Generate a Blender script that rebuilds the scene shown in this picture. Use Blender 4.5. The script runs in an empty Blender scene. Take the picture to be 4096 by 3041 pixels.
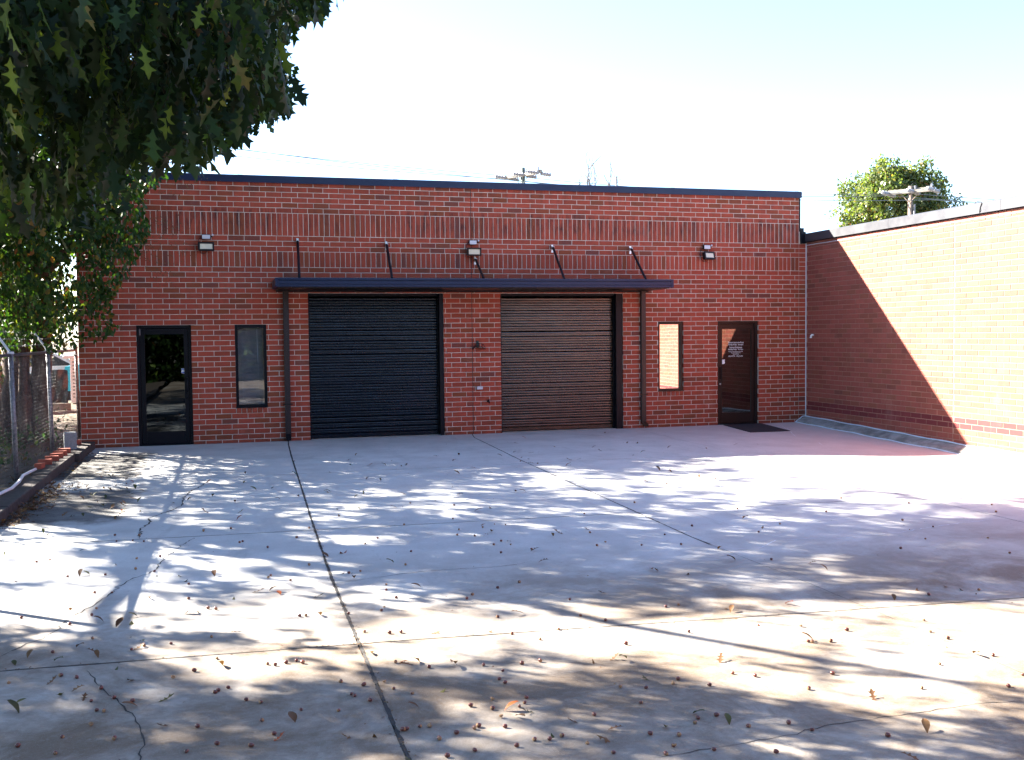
import bpy, math, random
import numpy as np
from mathutils import Vector, Matrix
random.seed(7); rng = np.random.default_rng(7)
sc = bpy.context.scene
col = sc.collection
PI = math.pi

# ------------------------------------------------------------------ camera
CAMP = np.array([-12.656, -20.653, 2.076])
CR = np.array([0.9635, -0.2675, -0.0103]); CU = np.array([0.0220, 0.0409, 0.9989]); CF = np.array([0.2668, 0.9627, -0.0453])
FPX = 4103.6                      # focal length in pixels of the 4096 px wide photograph
cam = bpy.data.cameras.new('camera'); camo = bpy.data.objects.new('camera', cam); col.objects.link(camo)
cam.sensor_width = 36; cam.lens = 36 * FPX / 4096; cam.clip_end = 3000; cam.clip_start = 0.05
m = Matrix((tuple(CR), tuple(CU), tuple(-CF))).transposed().to_4x4(); m.translation = Vector(CAMP)
camo.matrix_world = m; sc.camera = camo

# ------------------------------------------------------------------ light
SUN = Vector((-1.0, 0.85, 0.833)).normalized()       # towards the sun
EL = math.asin(SUN.z); AZ = math.atan2(SUN.x, SUN.y)
w = bpy.data.worlds.new('World'); sc.world = w; w.use_nodes = True
wn = w.node_tree.nodes; wl = w.node_tree.links; wn.clear()
sky = wn.new('ShaderNodeTexSky'); sky.sky_type = 'NISHITA'; sky.sun_disc = False
sky.sun_elevation = EL; sky.sun_rotation = AZ; sky.air_density = 0.8; sky.dust_density = 0.35; sky.ozone_density = 2.6
bg = wn.new('ShaderNodeBackground'); bg.inputs['Strength'].default_value = 0.058
wo = wn.new('ShaderNodeOutputWorld'); wl.new(sky.outputs[0], bg.inputs[0]); wl.new(bg.outputs[0], wo.inputs[0])
sl = bpy.data.lights.new('sun', 'SUN'); sl.energy = 5.0; sl.angle = math.radians(0.55); sl.color = (1.0, 0.93, 0.82)
so = bpy.data.objects.new('sun', sl); col.objects.link(so); so.rotation_euler = SUN.to_track_quat('Z', 'Y').to_euler(); so.location = (-20, 20, 30)
sc.view_settings.view_transform = 'Standard'; sc.view_settings.look = 'None'; sc.view_settings.gamma = 1
sc.view_settings.use_curve_mapping = False; sc.view_settings.exposure = 3.32
sc.cycles.max_bounces = 8; sc.cycles.transparent_max_bounces = 12

# ------------------------------------------------------------------ helpers
def tag(o, label=None, cat=None, group=None, kind=None):
    for k, v in (('label', label), ('category', cat), ('group', group), ('kind', kind)):
        if v: o[k] = v
    return o
def link(o, parent=None):
    col.objects.link(o)
    if parent: o.parent = parent
    return o
def empty(name, loc=(0, 0, 0), rz=0.0, parent=None):
    o = bpy.data.objects.new(name, None); o.location = loc; o.rotation_euler = (0, 0, rz); o.empty_display_size = .2
    return link(o, parent)
def mesh_np(name, V, tot, idx, mats, matidx=None, smooth=False):
    me = bpy.data.meshes.new(name)
    V = np.asarray(V, np.float32); tot = np.asarray(tot, np.int32); idx = np.asarray(idx, np.int32)
    me.vertices.add(len(V)); me.vertices.foreach_set('co', V.ravel())
    me.loops.add(len(idx)); me.loops.foreach_set('vertex_index', idx)
    me.polygons.add(len(tot)); st = np.concatenate([[0], np.cumsum(tot)[:-1]]).astype(np.int32)
    me.polygons.foreach_set('loop_start', st); me.polygons.foreach_set('loop_total', tot)
    if matidx is not None: me.polygons.foreach_set('material_index', np.asarray(matidx, np.int32))
    for m_ in mats: me.materials.append(m_)
    me.update(calc_edges=True)
    if smooth: me.polygons.foreach_set('use_smooth', np.ones(len(tot), bool))
    return me
def obj(name, me, parent=None, loc=None, rz=0):
    o = bpy.data.objects.new(name, me)
    if loc is not None: o.location = loc
    if rz: o.rotation_euler = (0, 0, rz)
    return link(o, parent)
class MB:
    def __init__(s): s.V = []; s.F = []; s.M = []; s.mi = 0
    def add(s, vs, fs):
        b = len(s.V); s.V += [tuple(v) for v in vs]; s.F += [tuple(b + i for i in f) for f in fs]; s.M += [s.mi] * len(fs); return s
    def box(s, x0, x1, y0, y1, z0, z1, c=0.0):
        if c <= 0:
            return s.add([(x0,y0,z0),(x1,y0,z0),(x1,y1,z0),(x0,y1,z0),(x0,y0,z1),(x1,y0,z1),(x1,y1,z1),(x0,y1,z1)],
                  [(0,3,2,1),(4,5,6,7),(0,1,5,4),(1,2,6,5),(2,3,7,6),(3,0,4,7)])
        import bmesh
        bm = bmesh.new(); r = bmesh.ops.create_cube(bm, size=1)
        for v in r['verts']: v.co = ((x0+x1)/2 + v.co.x*(x1-x0), (y0+y1)/2 + v.co.y*(y1-y0), (z0+z1)/2 + v.co.z*(z1-z0))
        bmesh.ops.bevel(bm, geom=bm.edges[:], offset=min(c, .45*min(x1-x0, y1-y0, z1-z0)), segments=1, affect='EDGES')
        bm.verts.index_update(); s.add([v.co[:] for v in bm.verts], [[v.index for v in f.verts] for f in bm.faces]); bm.free(); return s
    def tube(s, pts, rad, n=6, caps=True):
        pts = [Vector(p) for p in pts]; rs = rad if isinstance(rad, (list, tuple)) else [rad] * len(pts)
        b = len(s.V); prev = None
        for i, p in enumerate(pts):
            t = (pts[min(i+1, len(pts)-1)] - pts[max(i-1, 0)]).normalized()
            a = prev - t * prev.dot(t) if prev is not None else t.orthogonal()
            if a.length < 1e-6: a = t.orthogonal()
            a.normalize(); prev = a; c = t.cross(a)
            for k in range(n):
                th = 2*PI*k/n; s.V.append(tuple(p + (a*math.cos(th) + c*math.sin(th)) * rs[i]))
        for i in range(len(pts)-1):
            for k in range(n):
                s.F.append((b+i*n+k, b+i*n+(k+1) % n, b+(i+1)*n+(k+1) % n, b+(i+1)*n+k)); s.M.append(s.mi)
        if caps:
            s.F.append(tuple(b+k for k in reversed(range(n)))); s.M.append(s.mi)
            e = b+(len(pts)-1)*n; s.F.append(tuple(e+k for k in range(n))); s.M.append(s.mi)
        return s
    def lathe(s, prof, c=(0,0,0), n=10, axis='z'):
        b = len(s.V)
        for r, h in prof:
            for k in range(n):
                th = 2*PI*k/n; q = (r*math.cos(th), r*math.sin(th), h)
                if axis == 'x': q = (q[2], q[0], q[1])
                if axis == 'y': q = (q[1], q[2], q[0])
                s.V.append((c[0]+q[0], c[1]+q[1], c[2]+q[2]))
        for i in range(len(prof)-1):
            for k in range(n):
                s.F.append((b+i*n+k, b+i*n+(k+1) % n, b+(i+1)*n+(k+1) % n, b+(i+1)*n+k)); s.M.append(s.mi)
        return s
    def prism(s, poly, y0, y1, axis='y'):          # poly in the plane across the axis, extruded
        n = len(poly); f = {'y': lambda a, h, t: (a, t, h), 'x': lambda a, h, t: (t, a, h), 'z': lambda a, h, t: (a, h, t)}[axis]
        s.add([f(a, h, y0) for a, h in poly] + [f(a, h, y1) for a, h in poly],
              [tuple(range(n)), tuple(reversed(range(n, 2*n)))] + [(i, i+n, (i+1) % n+n, (i+1) % n) for i in range(n)]); return s
    def mesh(s, name, mats, smooth=False):
        me = bpy.data.meshes.new(name); me.from_pydata(s.V, [], s.F)
        for m_ in (mats if isinstance(mats, (list, tuple)) else [mats]): me.materials.append(m_)
        me.polygons.foreach_set('material_index', s.M)
        import bmesh
        bm = bmesh.new(); bm.from_mesh(me); bmesh.ops.recalc_face_normals(bm, faces=bm.faces[:]); bm.to_mesh(me); bm.free()
        if smooth: me.polygons.foreach_set('use_smooth', [True]*len(me.polygons))
        me.update(); return me
    def build(s, name, mats, parent=None, smooth=False, loc=None): return obj(name, s.mesh(name, mats, smooth), parent, loc)
def px(P):                                          # where a point falls in the photograph (2225 px wide view)
    d = np.asarray(P, float) - CAMP; z = d @ CF
    x = 2048 + FPX*(d @ CR)/z; y = 1520.5 - FPX*(d @ CU)/z
    return x/1.841, y/1.841, z
def ray(x, y, k, v):                                # source-pixel ray to the plane axis k = v
    d = CF*FPX + CR*(x-2048) - CU*(y-1520.5); t = (v-CAMP[k])/d[k]; return CAMP + t*d
def inpoly(x, y, poly):
    x = np.asarray(x); y = np.asarray(y); c = np.zeros(x.shape, bool); n = len(poly)
    for i in range(n):
        x1, y1 = poly[i]; x2, y2 = poly[(i+1) % n]
        if y1 == y2: continue
        k = ((y1 > y) != (y2 > y)) & (x < (x2-x1)*(y-y1)/(y2-y1)+x1); c ^= k
    return c

# ------------------------------------------------------------------ materials
class Mat:
    def __init__(s, name):
        s.m = bpy.data.materials.new(name); s.m.use_nodes = True; s.t = s.m.node_tree; s.t.nodes.clear()
        s.out = s.n('OutputMaterial'); s.b = s.n('BsdfPrincipled'); s.l(s.b, s.out)
    def n(s, k, **kw):
        o = s.t.nodes.new('ShaderNode'+k)
        for a, v in kw.items(): setattr(o, a, v)
        return o
    def l(s, a, b, ai=0, bi=0):
        a = a.outputs[ai] if hasattr(a, 'outputs') else a; b = b.inputs[bi] if hasattr(b, 'inputs') else b; s.t.links.new(a, b)
    def pos(s):
        if not hasattr(s, '_p'): s._p = s.n('NewGeometry')
        return s._p.outputs['Position']
    def noise(s, scale, detail=4, rough=.55, vec=None, stretch=None, dist=0.0):
        v = vec or s.pos()
        if stretch:
            mp = s.n('Mapping'); mp.inputs['Scale'].default_value = stretch; s.l(v, mp); v = mp.outputs[0]
        o = s.n('TexNoise'); o.inputs['Scale'].default_value = scale; o.inputs['Detail'].default_value = detail; o.inputs['Roughness'].default_value = rough
        o.inputs['Distortion'].default_value = dist
        s.l(v, o, 0, 'Vector'); return o.outputs[0]
    def ramp(s, fac, stops, interp='LINEAR'):
        r = s.n('ValToRGB'); r.color_ramp.interpolation = interp; e = r.color_ramp.elements
        while len(e) < len(stops): e.new(.5)
        for q, (p_, c) in zip(e, stops):
            q.position = p_; q.color = (c, c, c, 1) if isinstance(c, (int, float)) else (*c, 1)
        s.l(fac, r); return r.outputs[0]
    def mix(s, fac, a, b, mode='MIX'):
        r = s.n('Mix', data_type='RGBA', blend_type=mode)
        for i, v in ((0, fac), (6, a), (7, b)):
            if isinstance(v, (int, float)): r.inputs[i].default_value = v
            elif isinstance(v, tuple): r.inputs[i].default_value = (*v, 1)
            else: s.l(v, r.inputs[i])
        return r.outputs[2]
    def bump(s, h, strength=.3, dist=.01):
        b = s.n('Bump'); b.inputs['Strength'].default_value = strength; b.inputs['Distance'].default_value = dist
        s.l(h, b, 0, 'Height'); s.l(b, s.b, 0, 'Normal'); return b
    def set(s, **kw):
        for k, v in kw.items():
            i = s.b.inputs[k.replace('_', ' ')]
            if isinstance(v, tuple): i.default_value = (*v, 1) if len(v) == 3 else v
            elif isinstance(v, (int, float)): i.default_value = v
            else: s.l(v, i)
        return s
    def maprange(s, v, a, b, c, d):
        r = s.n('MapRange'); s.l(v, r)
        for i, q in enumerate((a, b, c, d)): r.inputs[i+1].default_value = q
        return r.outputs[0]
def simple(name, c, rough=.6, metal=0.0, spec=.5, var=.12, sc_=6, bump=0.0, bs=40):
    M = Mat(name); n_ = M.noise(sc_)
    M.set(Base_Color=M.mix(M.maprange(n_, .3, .7, 0, 1), tuple(q*(1-var) for q in c), tuple(min(1, q*(1+var)) for q in c)), Roughness=rough, Metallic=metal, Specular_IOR_Level=spec)
    if bump: M.bump(M.noise(bs, 3), bump, .004)
    return M.m
def brickmat(name, per_object, base, dark, odd, weather=False):
    M = Mat(name)
    if per_object: r = M.n('ObjectInfo').outputs['Random']
    else: M.pos(); r = M._p.outputs['Random Per Island']
    c1 = M.ramp(r, [(0, base), (.45, tuple(q*1.12 for q in base)), (.70, tuple(q*.82 for q in base)), (.88, dark), (.95, odd), (.97, base), (1.0, tuple(q*.92 for q in base))])
    n1 = M.noise(9, 3, .6); n2 = M.noise(60, 4, .7)
    vs = M.noise(14, 3, .6, stretch=(1, 1, .25))
    c2 = M.mix(M.maprange(vs, .45, .75, 0, .65), c1, tuple(q for q in dark))
    c3 = M.mix(M.maprange(n2, .3, .75, 0, .45), c2, tuple(q*.6 for q in base))
    big = M.noise(.8, 4, .6)
    c4 = M.mix(M.maprange(big, .5, .8, 0, .4), c3, tuple(.7*q for q in dark))
    sp_ = M.n('SeparateXYZ'); M.l(M.pos(), sp_); zz_ = sp_.outputs[2]
    def band(a, b, c_, d):
        q = M.n('Math', operation='MULTIPLY'); M.l(M.maprange(zz_, a, b, 0, 1), q); M.l(M.maprange(zz_, c_, d, 1, 0), q, 0, 1); return q.outputs[0]
    def mul(a, b):
        q = M.n('Math', operation='MULTIPLY'); M.l(a, q); M.l(b, q, 0, 1); return q.outputs[0]
    if weather:
        st = M.maprange(M.noise(9, 6, .75, stretch=(1, 1, .18)), .44, .62, 0, 1); lg = M.maprange(M.noise(.45, 3, .5, stretch=(1, 1, .3)), .30, .50, .3, 1)
        c4 = M.mix(mul(mul(band(3.95, 4.25, 4.46, 4.62), st), lg), c4, (.055, .02, .018))
        c4 = M.mix(mul(mul(band(4.60, 5.0, 5.1, 5.2), M.maprange(M.noise(5, 6, .7, stretch=(1, 1, .2)), .45, .7, 0, .8)), lg), c4, (.07, .03, .02))
        c4 = M.mix(mul(band(-1, -.5, .02, .42), M.maprange(M.noise(6, 5, .7), .35, .65, .1, .75)), c4, (.10, .045, .025))
    # chalky bloom
    c4 = M.mix(M.maprange(M.noise(1.1, 6, .7), .58, .78, 0, .22), c4, (.50, .30, .24))
    M.set(Base_Color=c4, Roughness=.8, Specular_IOR_Level=.25)
    M.bump(M.noise(120, 4, .7), .5, .002)
    return M.m
RB = ((.36, .070, .041), (.23, .066, .027), (.13, .048, .042))
M_brick_o = brickmat('red_brick_single', True, *RB, weather=True); M_brick_s = brickmat('red_brick', False, *RB, weather=True)
SB = ((.31, .085, .064), (.26, .090, .054), (.20, .068, .052))
M_sbrick_o = brickmat('side_brick_single', True, *SB); M_sbrick_s = brickmat('side_brick', False, *SB)
MR = ((.20, .040, .040), (.17, .035, .035), (.18, .036, .04))
M_mar_o = brickmat('maroon_brick_single', True, *MR); M_mar_s = brickmat('maroon_brick', False, *MR)
def mortarmat(name, a, b):
    M = Mat(name); g = M.noise(4, 5, .7); M.set(Base_Color=M.mix(M.maprange(g, .35, .7, 0, 1), a, b), Roughness=.95, Specular_IOR_Level=.1); M.bump(M.noise(200, 3), .4, .002); return M.m
M_mortar = mortarmat('mortar', (.66, .60, .52), (.42, .37, .32)); M_mortar2 = mortarmat('mortar_side', (.42, .24, .18), (.30, .17, .13))
def metalpaint(name, c, rough, spec=.5):
    M = Mat(name); M.set(Base_Color=c, Roughness=M.maprange(M.noise(3, 5), .3, .7, rough*.8, rough*1.25), Specular_IOR_Level=spec); M.bump(M.noise(1.5, 3), .15, .01); return M.m
M_black = metalpaint('black_painted_metal', (.005, .006, .010), .38, .16)
M_cop = metalpaint('sky_tinted_dark_metal', (.008, .016, .052), .38, .3)  # blue sky reflection put into the base colour of the dark metal
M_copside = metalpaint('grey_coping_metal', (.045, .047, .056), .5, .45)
M_brown = metalpaint('dark_bronze_metal', (.008, .005, .005), .35, .3)
M_down = metalpaint('brown_downspout_metal', (.024, .014, .015), .38, .4)
# roll-up doors: glossy black paint, dented and dusty; brown wall reflection painted into the right one
def rollmat(name, tint, spec, coat):
    M = Mat(name); d1 = M.noise(1.6, 5, .6, stretch=(.6, 1, 1.6)); d2 = M.noise(7, 4, .6, stretch=(.35, 1, 2.5))
    M.set(Base_Color=M.mix(M.maprange(d2, .45, .75, 0, 1), tint, tuple(q*2.2 for q in tint)), Roughness=M.maprange(d1, .35, .7, .12, .34), Specular_IOR_Level=spec, Coat_Weight=coat, Coat_Roughness=.12)
    M.bump(M.noise(2.2, 3, .5, stretch=(.5, 1, 2.2)), .55, .03); return M.m
M_roll = rollmat('glossy_black_slat_paint', (.003, .005, .011), .34, .06); M_roll2 = rollmat('slat_paint_brown_reflection', (.045, .022, .013), .5, .3)
def glassmat(name, refl, tint, trans):
    M = Mat(name); M.t.nodes.remove(M.b)
    g = M.n('BsdfGlossy'); g.inputs['Roughness'].default_value = .012; g.inputs['Color'].default_value = (*tint, 1)
    nb = M.noise(1.3, 2); bp = M.n('Bump'); bp.inputs['Strength'].default_value = .06; bp.inputs['Distance'].default_value = .02; M.l(nb, bp, 0, 'Height'); M.l(bp, g, 0, 'Normal')
    t = M.n('BsdfTransparent'); t.inputs['Color'].default_value = (trans, trans, trans*1.05, 1)
    fr = M.n('LayerWeight'); fr.inputs['Blend'].default_value = .25
    f = M.n('Math', operation='MULTIPLY_ADD'); M.l(fr.outputs['Fresnel'], f); f.inputs[1].default_value = .7; f.inputs[2].default_value = refl
    x = M.n('MixShader'); M.l(f, x); M.l(t, x, 0, 1); M.l(g, x, 0, 2); M.l(x, M.out); return M.m
M_glass_door = glassmat('tinted_door_glass', .15, (1, .97, .92), .08)
M_glass_dark = glassmat('dark_door_glass', .022, (.8, .92, 1), .05)
M_glass_win = glassmat('mirrored_window_glass', .78, (.97, 1, 1), .1)
M_glass_blind = glassmat('window_glass', .03, (.95, 1, 1), .9)
M_dark = simple('dark_interior', (.012, .013, .016), .9)
M_white = simple('white_vinyl', (.75, .77, .8), .5, var=.05)
M_blue = simple('blue_print', (.04, .09, .42), .5, var=.1)
M_caulk = simple('pale_sealant', (.62, .70, .78), .6, var=.08, sc_=20, bump=.3)
M_galv = simple('galvanised_steel', (.17, .17, .19), .5, .5, var=.6, sc_=30)
M_rail = simple('dull_dark_steel', (.07, .065, .075), .5, .5, var=.3)
M_wire = simple('fence_wire', (.20, .20, .21), .5, .7, var=.3)
M_steel = simple('bright_steel', (.55, .56, .58), .3, .8)
M_timber = simple('weathered_dark_timber', (.045, .036, .034), .85, var=.4, sc_=12, bump=.6)
M_lens = simple('led_lens', (.70, .66, .50), .35, var=.05)
M_sens = simple('white_enamel', (.55, .57, .62), .4, var=.05)
M_bark = simple('brown_bark', (.085, .050, .035), .95, var=.5, sc_=25, bump=.9, bs=30)
M_barkg = simple('grey_bark', (.10, .085, .07), .95, var=.4, sc_=15, bump=.9)
M_pole = simple('weathered_pole_wood', (.20, .15, .12), .9, var=.3, sc_=8)
M_arm = simple('bleached_crossarm_wood', (.24, .22, .19), .8, var=.2, sc_=8)
M_ins = simple('grey_porcelain', (.26, .27, .30), .35, var=.1)
M_pvc = simple('white_pvc', (.78, .79, .82), .35, var=.05)
M_rubber = simple('black_rubber', (.018, .018, .024), .8, var=.3, sc_=60, bump=.5)
M_block = simple('grey_concrete_block', (.24, .25, .26), .95, var=.2, sc_=30, bump=.5)
M_teal = simple('turquoise_tarpaulin', (.01, .42, .60), .5)
M_tarp = simple('black_plastic_sheet', (.03, .03, .033), .4, var=.3)
M_roofm = simple('grey_roofing', (.18, .18, .18), .9)
M_maple = simple('paint_white_car', (.75, .76, .78), .25, var=.03)
M_tyre = simple('tyre_rubber', (.02, .02, .02), .85)
M_carg = simple('car_glass', (.02, .025, .03), .08, spec=.8)
M_acorn = simple('acorn_shell', (.13, .035, .022), .28, var=.35, sc_=90, spec=.6)
M_acap = simple('acorn_scar', (.34, .19, .09), .8, var=.3, sc_=90)
def leafmat(name, stops, trans=.35, rough=.42, gloss=.22, per_object=False):
    M = Mat(name); M.pos(); r = M.n('ObjectInfo').outputs['Random'] if per_object else M._p.outputs['Random Per Island']
    c = M.ramp(r, stops)
    c = M.mix(M.maprange(M.noise(25, 2), .35, .7, 0, .35), c, (.02, .03, .01))
    M.set(Base_Color=c, Roughness=rough, Specular_IOR_Level=gloss)
    t = M.n('BsdfTranslucent'); br = M.mix(1.0, c, (1.5, 1.7, .4), 'MULTIPLY'); M.l(br, t)
    x = M.n('MixShader'); x.inputs[0].default_value = trans; M.l(M.b, x, 0, 1); M.l(t, x, 0, 2); M.l(x, M.out); return M.m
OAK = [(0, (.005, .013, .006)), (.5, (.009, .022, .007)), (.80, (.020, .044, .011)), (.93, (.05, .09, .015)), (.98, (.12, .17, .02)), (1, (.12, .05, .02))]  # brightest stop puts a backlit glow into the colour of a few leaves
M_oak = leafmat('oak_leaf', OAK, .22, .5, .12); M_oak_o = leafmat('oak_leaf_single', OAK, .22, .5, .15, per_object=True)
M_myr = leafmat('myrtle_leaf', [(0, (.015, .04, .014)), (.5, (.025, .065, .018)), (.8, (.05, .10, .02)), (.95, (.12, .14, .025)), (1, (.25, .08, .02))], .4)
M_far = leafmat('far_tree_leaf', [(0, (.06, .085, .035)), (.5, (.11, .15, .06)), (.8, (.18, .21, .09)), (.94, (.24, .21, .07)), (1, (.30, .15, .06))], .4, gloss=.5)
M_pod = simple('dry_seed_pod', (.11, .06, .025), .8, var=.4, sc_=40)
M_lit = [leafmat('fallen_leaf_brown', [(0, (.09, .035, .018)), (.5, (.15, .065, .03)), (1, (.22, .11, .05))], .15, .6, per_object=True),
         leafmat('fallen_leaf_olive', [(0, (.06, .05, .02)), (.5, (.07, .08, .03)), (1, (.12, .10, .03))], .15, .6, per_object=True),
         leafmat('fallen_leaf_red', [(0, (.26, .03, .015)), (1, (.40, .10, .02))], .15, .5, per_object=True)]
M_litter = leafmat('leaf_litter_brown', [(0, (.07, .03, .018)), (.5, (.15, .07, .035)), (.8, (.22, .12, .06)), (1, (.30, .20, .10))], .1, .7)
# concrete
def concretemat():
    M = Mat('weathered_concrete'); p = M.pos()
    big = M.noise(.35, 5, .6); mid = M.noise(1.7, 6, .65); fine = M.noise(38, 5, .75); speck = M.noise(150, 2, .6)
    c = M.mix(M.maprange(big, .35, .65, 0, 1), (.54, .54, .53), (.64, .63, .60))
    c = M.mix(M.maprange(mid, .40, .72, 0, .55), c, (.36, .34, .32))
    sep = M.n('SeparateXYZ'); M.l(p, sep)
    # warm brown staining in the part nearest the trees
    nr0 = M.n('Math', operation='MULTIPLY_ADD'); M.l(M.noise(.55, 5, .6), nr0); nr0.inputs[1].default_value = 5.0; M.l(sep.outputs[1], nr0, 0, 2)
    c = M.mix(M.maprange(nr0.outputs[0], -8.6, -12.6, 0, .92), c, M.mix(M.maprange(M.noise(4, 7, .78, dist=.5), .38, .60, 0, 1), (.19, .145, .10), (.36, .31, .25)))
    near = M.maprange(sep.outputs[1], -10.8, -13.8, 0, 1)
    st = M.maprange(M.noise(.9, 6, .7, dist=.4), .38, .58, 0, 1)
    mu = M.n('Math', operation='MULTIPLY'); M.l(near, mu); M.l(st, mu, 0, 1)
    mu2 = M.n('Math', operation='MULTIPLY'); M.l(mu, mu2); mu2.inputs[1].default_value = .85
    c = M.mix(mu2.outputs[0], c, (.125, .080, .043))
    # small rust and oil blotches everywhere
    c = M.mix(M.maprange(M.noise(2.6, 5, .7, stretch=(.45, 1.3, 1)), .66, .76, 0, .6), c, (.20, .175, .14))
    # grey scuffs, drips and tyre rubs drawn out along the drive lanes
    c = M.mix(M.maprange(M.noise(1.3, 7, .72, stretch=(1.6, .35, 1), dist=.8), .56, .74, 0, .45), c, (.26, .25, .24))
    c = M.mix(M.maprange(M.noise(11, 4, .6, dist=.3), .66, .74, 0, .55), c, (.24, .21, .18))
    # pink light bounced off the right-hand wall, painted into the concrete
    rt = M.maprange(sep.outputs[0], -5.5, -1.0, 0, .55); c = M.mix(rt, c, (.56, .43, .405))
    # oil-dark rectangular patches by the kerb
    def patch(x0, x1, y0, y1, amt):
        w_ = M.noise(3.5, 5, .7)
        def edge(o, a, b):
            ad = M.n('Math', operation='MULTIPLY_ADD'); M.l(w_, ad); ad.inputs[1].default_value = .9; M.l(o, ad, 0, 2); return M.maprange(ad.outputs[0], a+.45, b+.45, 0, 1)
        f = [edge(sep.outputs[0], x0-.15, x0+.15), edge(sep.outputs[0], x1+.12, x1-.12), edge(sep.outputs[1], y0-.2, y0+.2), edge(sep.outputs[1], y1+.25, y1-.25)]
        v = f[0]
        for g in f[1:]:
            q = M.n('Math', operation='MULTIPLY'); M.l(v, q); M.l(g, q, 0, 1); v = q.outputs[0]
        q = M.n('Math', operation='MULTIPLY'); M.l(v, q); M.l(M.maprange(M.noise(1.5, 6, .7), .3, .6, .68, amt), q, 0, 1); return q.outputs[0]
    c = M.mix(patch(-16, -14.0, -4.6, -1.2, .98), c, (.022, .021, .022))
    c = M.mix(patch(-16, -13.85, -8.3, -5.7, .95), c, (.028, .027, .028))
    c = M.mix(M.maprange(fine, .35, .75, 0, .3), c, (.27, .25, .23))
    c = M.mix(M.maprange(speck, .62, .72, 0, .3), c, (.68, .66, .62))
    M.set(Base_Color=c, Roughness=.85, Specular_IOR_Level=.3)
    ad = M.n('Math', operation='ADD'); M.l(fine, ad); M.l(speck, ad, 0, 1)
    M.bump(ad.outputs[0], .55, .004); return M.m
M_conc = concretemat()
M_gap = simple('dark_joint_filler', (.03, .028, .026), .95, var=.5, sc_=40)
M_crack = simple('crack_dirt', (.035, .032, .03), .95, var=.4, sc_=40)
M_wcrack = simple('pale_mineral_line', (.62, .66, .70), .8, var=.1)
def groundmat():
    M = Mat('leafy_dirt'); n1 = M.noise(1.5, 6, .7); n2 = M.noise(14, 5, .7)
    c = M.mix(M.maprange(n1, .4, .65, 0, 1), (.11, .08, .055), (.05, .065, .025)); c = M.mix(M.maprange(n2, .4, .7, 0, .8), c, (.19, .15, .11))
    M.set(Base_Color=c, Roughness=.95); M.bump(n2, .8, .03); return M.m
M_ground = groundmat(); M_shaded_dirt = simple('shade_darkened_dirt', (.06, .042, .03), .95, var=.5, sc_=9, bump=.8)  # second one: tree shade along the fence put into a darker ground colour
def curbmat():
    M = Mat('stained_curb_concrete'); n = M.noise(2.2, 6, .7, stretch=(1, 1, 2)); n2 = M.noise(40, 4, .7)
    c = M.mix(M.maprange(n, .42, .62, 0, 1), (.33, .32, .30), (.14, .135, .12)); c = M.mix(M.maprange(n2, .4, .7, 0, .4), c, (.2, .2, .18))
    M.set(Base_Color=c, Roughness=.9); M.bump(n2, .5, .004); return M.m
M_curb = curbmat()

# ------------------------------------------------------------------ ground and slabs
def zf(X, Y):
    a = min(1, max(0, (X+4.6)/4.2)); a = a*a*(3-2*a); b = min(1.1, max(0, -Y/5.0)); return -.125*a*b
b_ = MB(); N = 2; b_.add([(-900,-900,-.16),(900,-900,-.16),(900,900,-.16),(-900,900,-.16)], [(0,1,2,3)])
tag(b_.build('ground', M_ground), kind='structure')
# raised dirt strip beyond the fence, left of the building
R_ = MB(); nx, ny = 40, 90; vs = []; fs = []
for j in range(ny+1):
    for i in range(nx+1):
        x = -15.38 - (i/nx)**1.5*40; y = -30 + j/ny*80; vs.append((x, y, .02 + .05*math.sin(x*2.1)*math.cos(y*1.7) + .02*random.random()))
for j in range(ny):
    for i in range(nx): a = j*(nx+1)+i; fs.append((a, a+1, a+nx+2, a+nx+1))
R_.add(vs, fs); R_.M = [1 if (vs[f[0]][1] < 3.2 and vs[f[0]][0] > -24) else 0 for f in fs]
tag(R_.build('dirt_ground', [M_ground, M_shaded_dirt], smooth=True), kind='structure')
def curve(pts):
    xs = [p[0] for p in pts]; ys = [p[1] for p in pts]; o = np.argsort(xs); xs = np.array(xs)[o]; ys = np.array(ys)[o]
    return lambda t: float(np.interp(t, xs, ys))
JX = [lambda y: -15.16, curve([(0,-11.53),(-.7,-11.57),(-3,-11.64),(-6,-11.71),(-9.3,-11.79),(-12,-11.84),(-40,-11.88)]),
      curve([(0,-7.80),(-.67,-7.92),(-4.6,-8.06),(-8.3,-8.12),(-11.2,-8.17),(-13.3,-8.09),(-40,-8.03)]),
      curve([(0,-4.2),(-5,-4.34),(-8,-4.58),(-10.7,-4.48),(-40,-4.5)]), lambda y: -.02, lambda y: 4.0]
TY = [lambda x: -.004, curve([(-15,-4.98),(-9,-5.0),(-5.9,-4.93),(-4.3,-5.15),(0,-5.3)]), curve([(-15,-9.48),(-11.8,-9.6),(-8.2,-9.73),(-3,-9.88),(0,-9.95)]),
      curve([(-14,-13.70),(-11.5,-13.82),(-8.1,-14.07),(-6.8,-14.16),(0,-14.5)]), lambda x: -18.6, lambda x: -23.2, lambda x: -28.0, lambda x: -34.0, lambda x: -42.0]
GJ = [.0, .0115, .0095, .004, .004, 0]; GT = [0, .0035, .0060, .0085, .006, .006, .006, .006, 0]
yard = empty('concrete_yard'); tag(yard, kind='structure')
b_ = MB(); b_.box(-15.2, 4.0, -42, -.001, -.45, -.19); b_.build('joint_bed', M_gap, yard)
def jit(a, b): return .0035*math.sin(a*7.3+b*3.1) + .002*math.sin(a*23+b*17) + .0022*math.sin(a*61+b*5)*math.sin(a*13+b)
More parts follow.
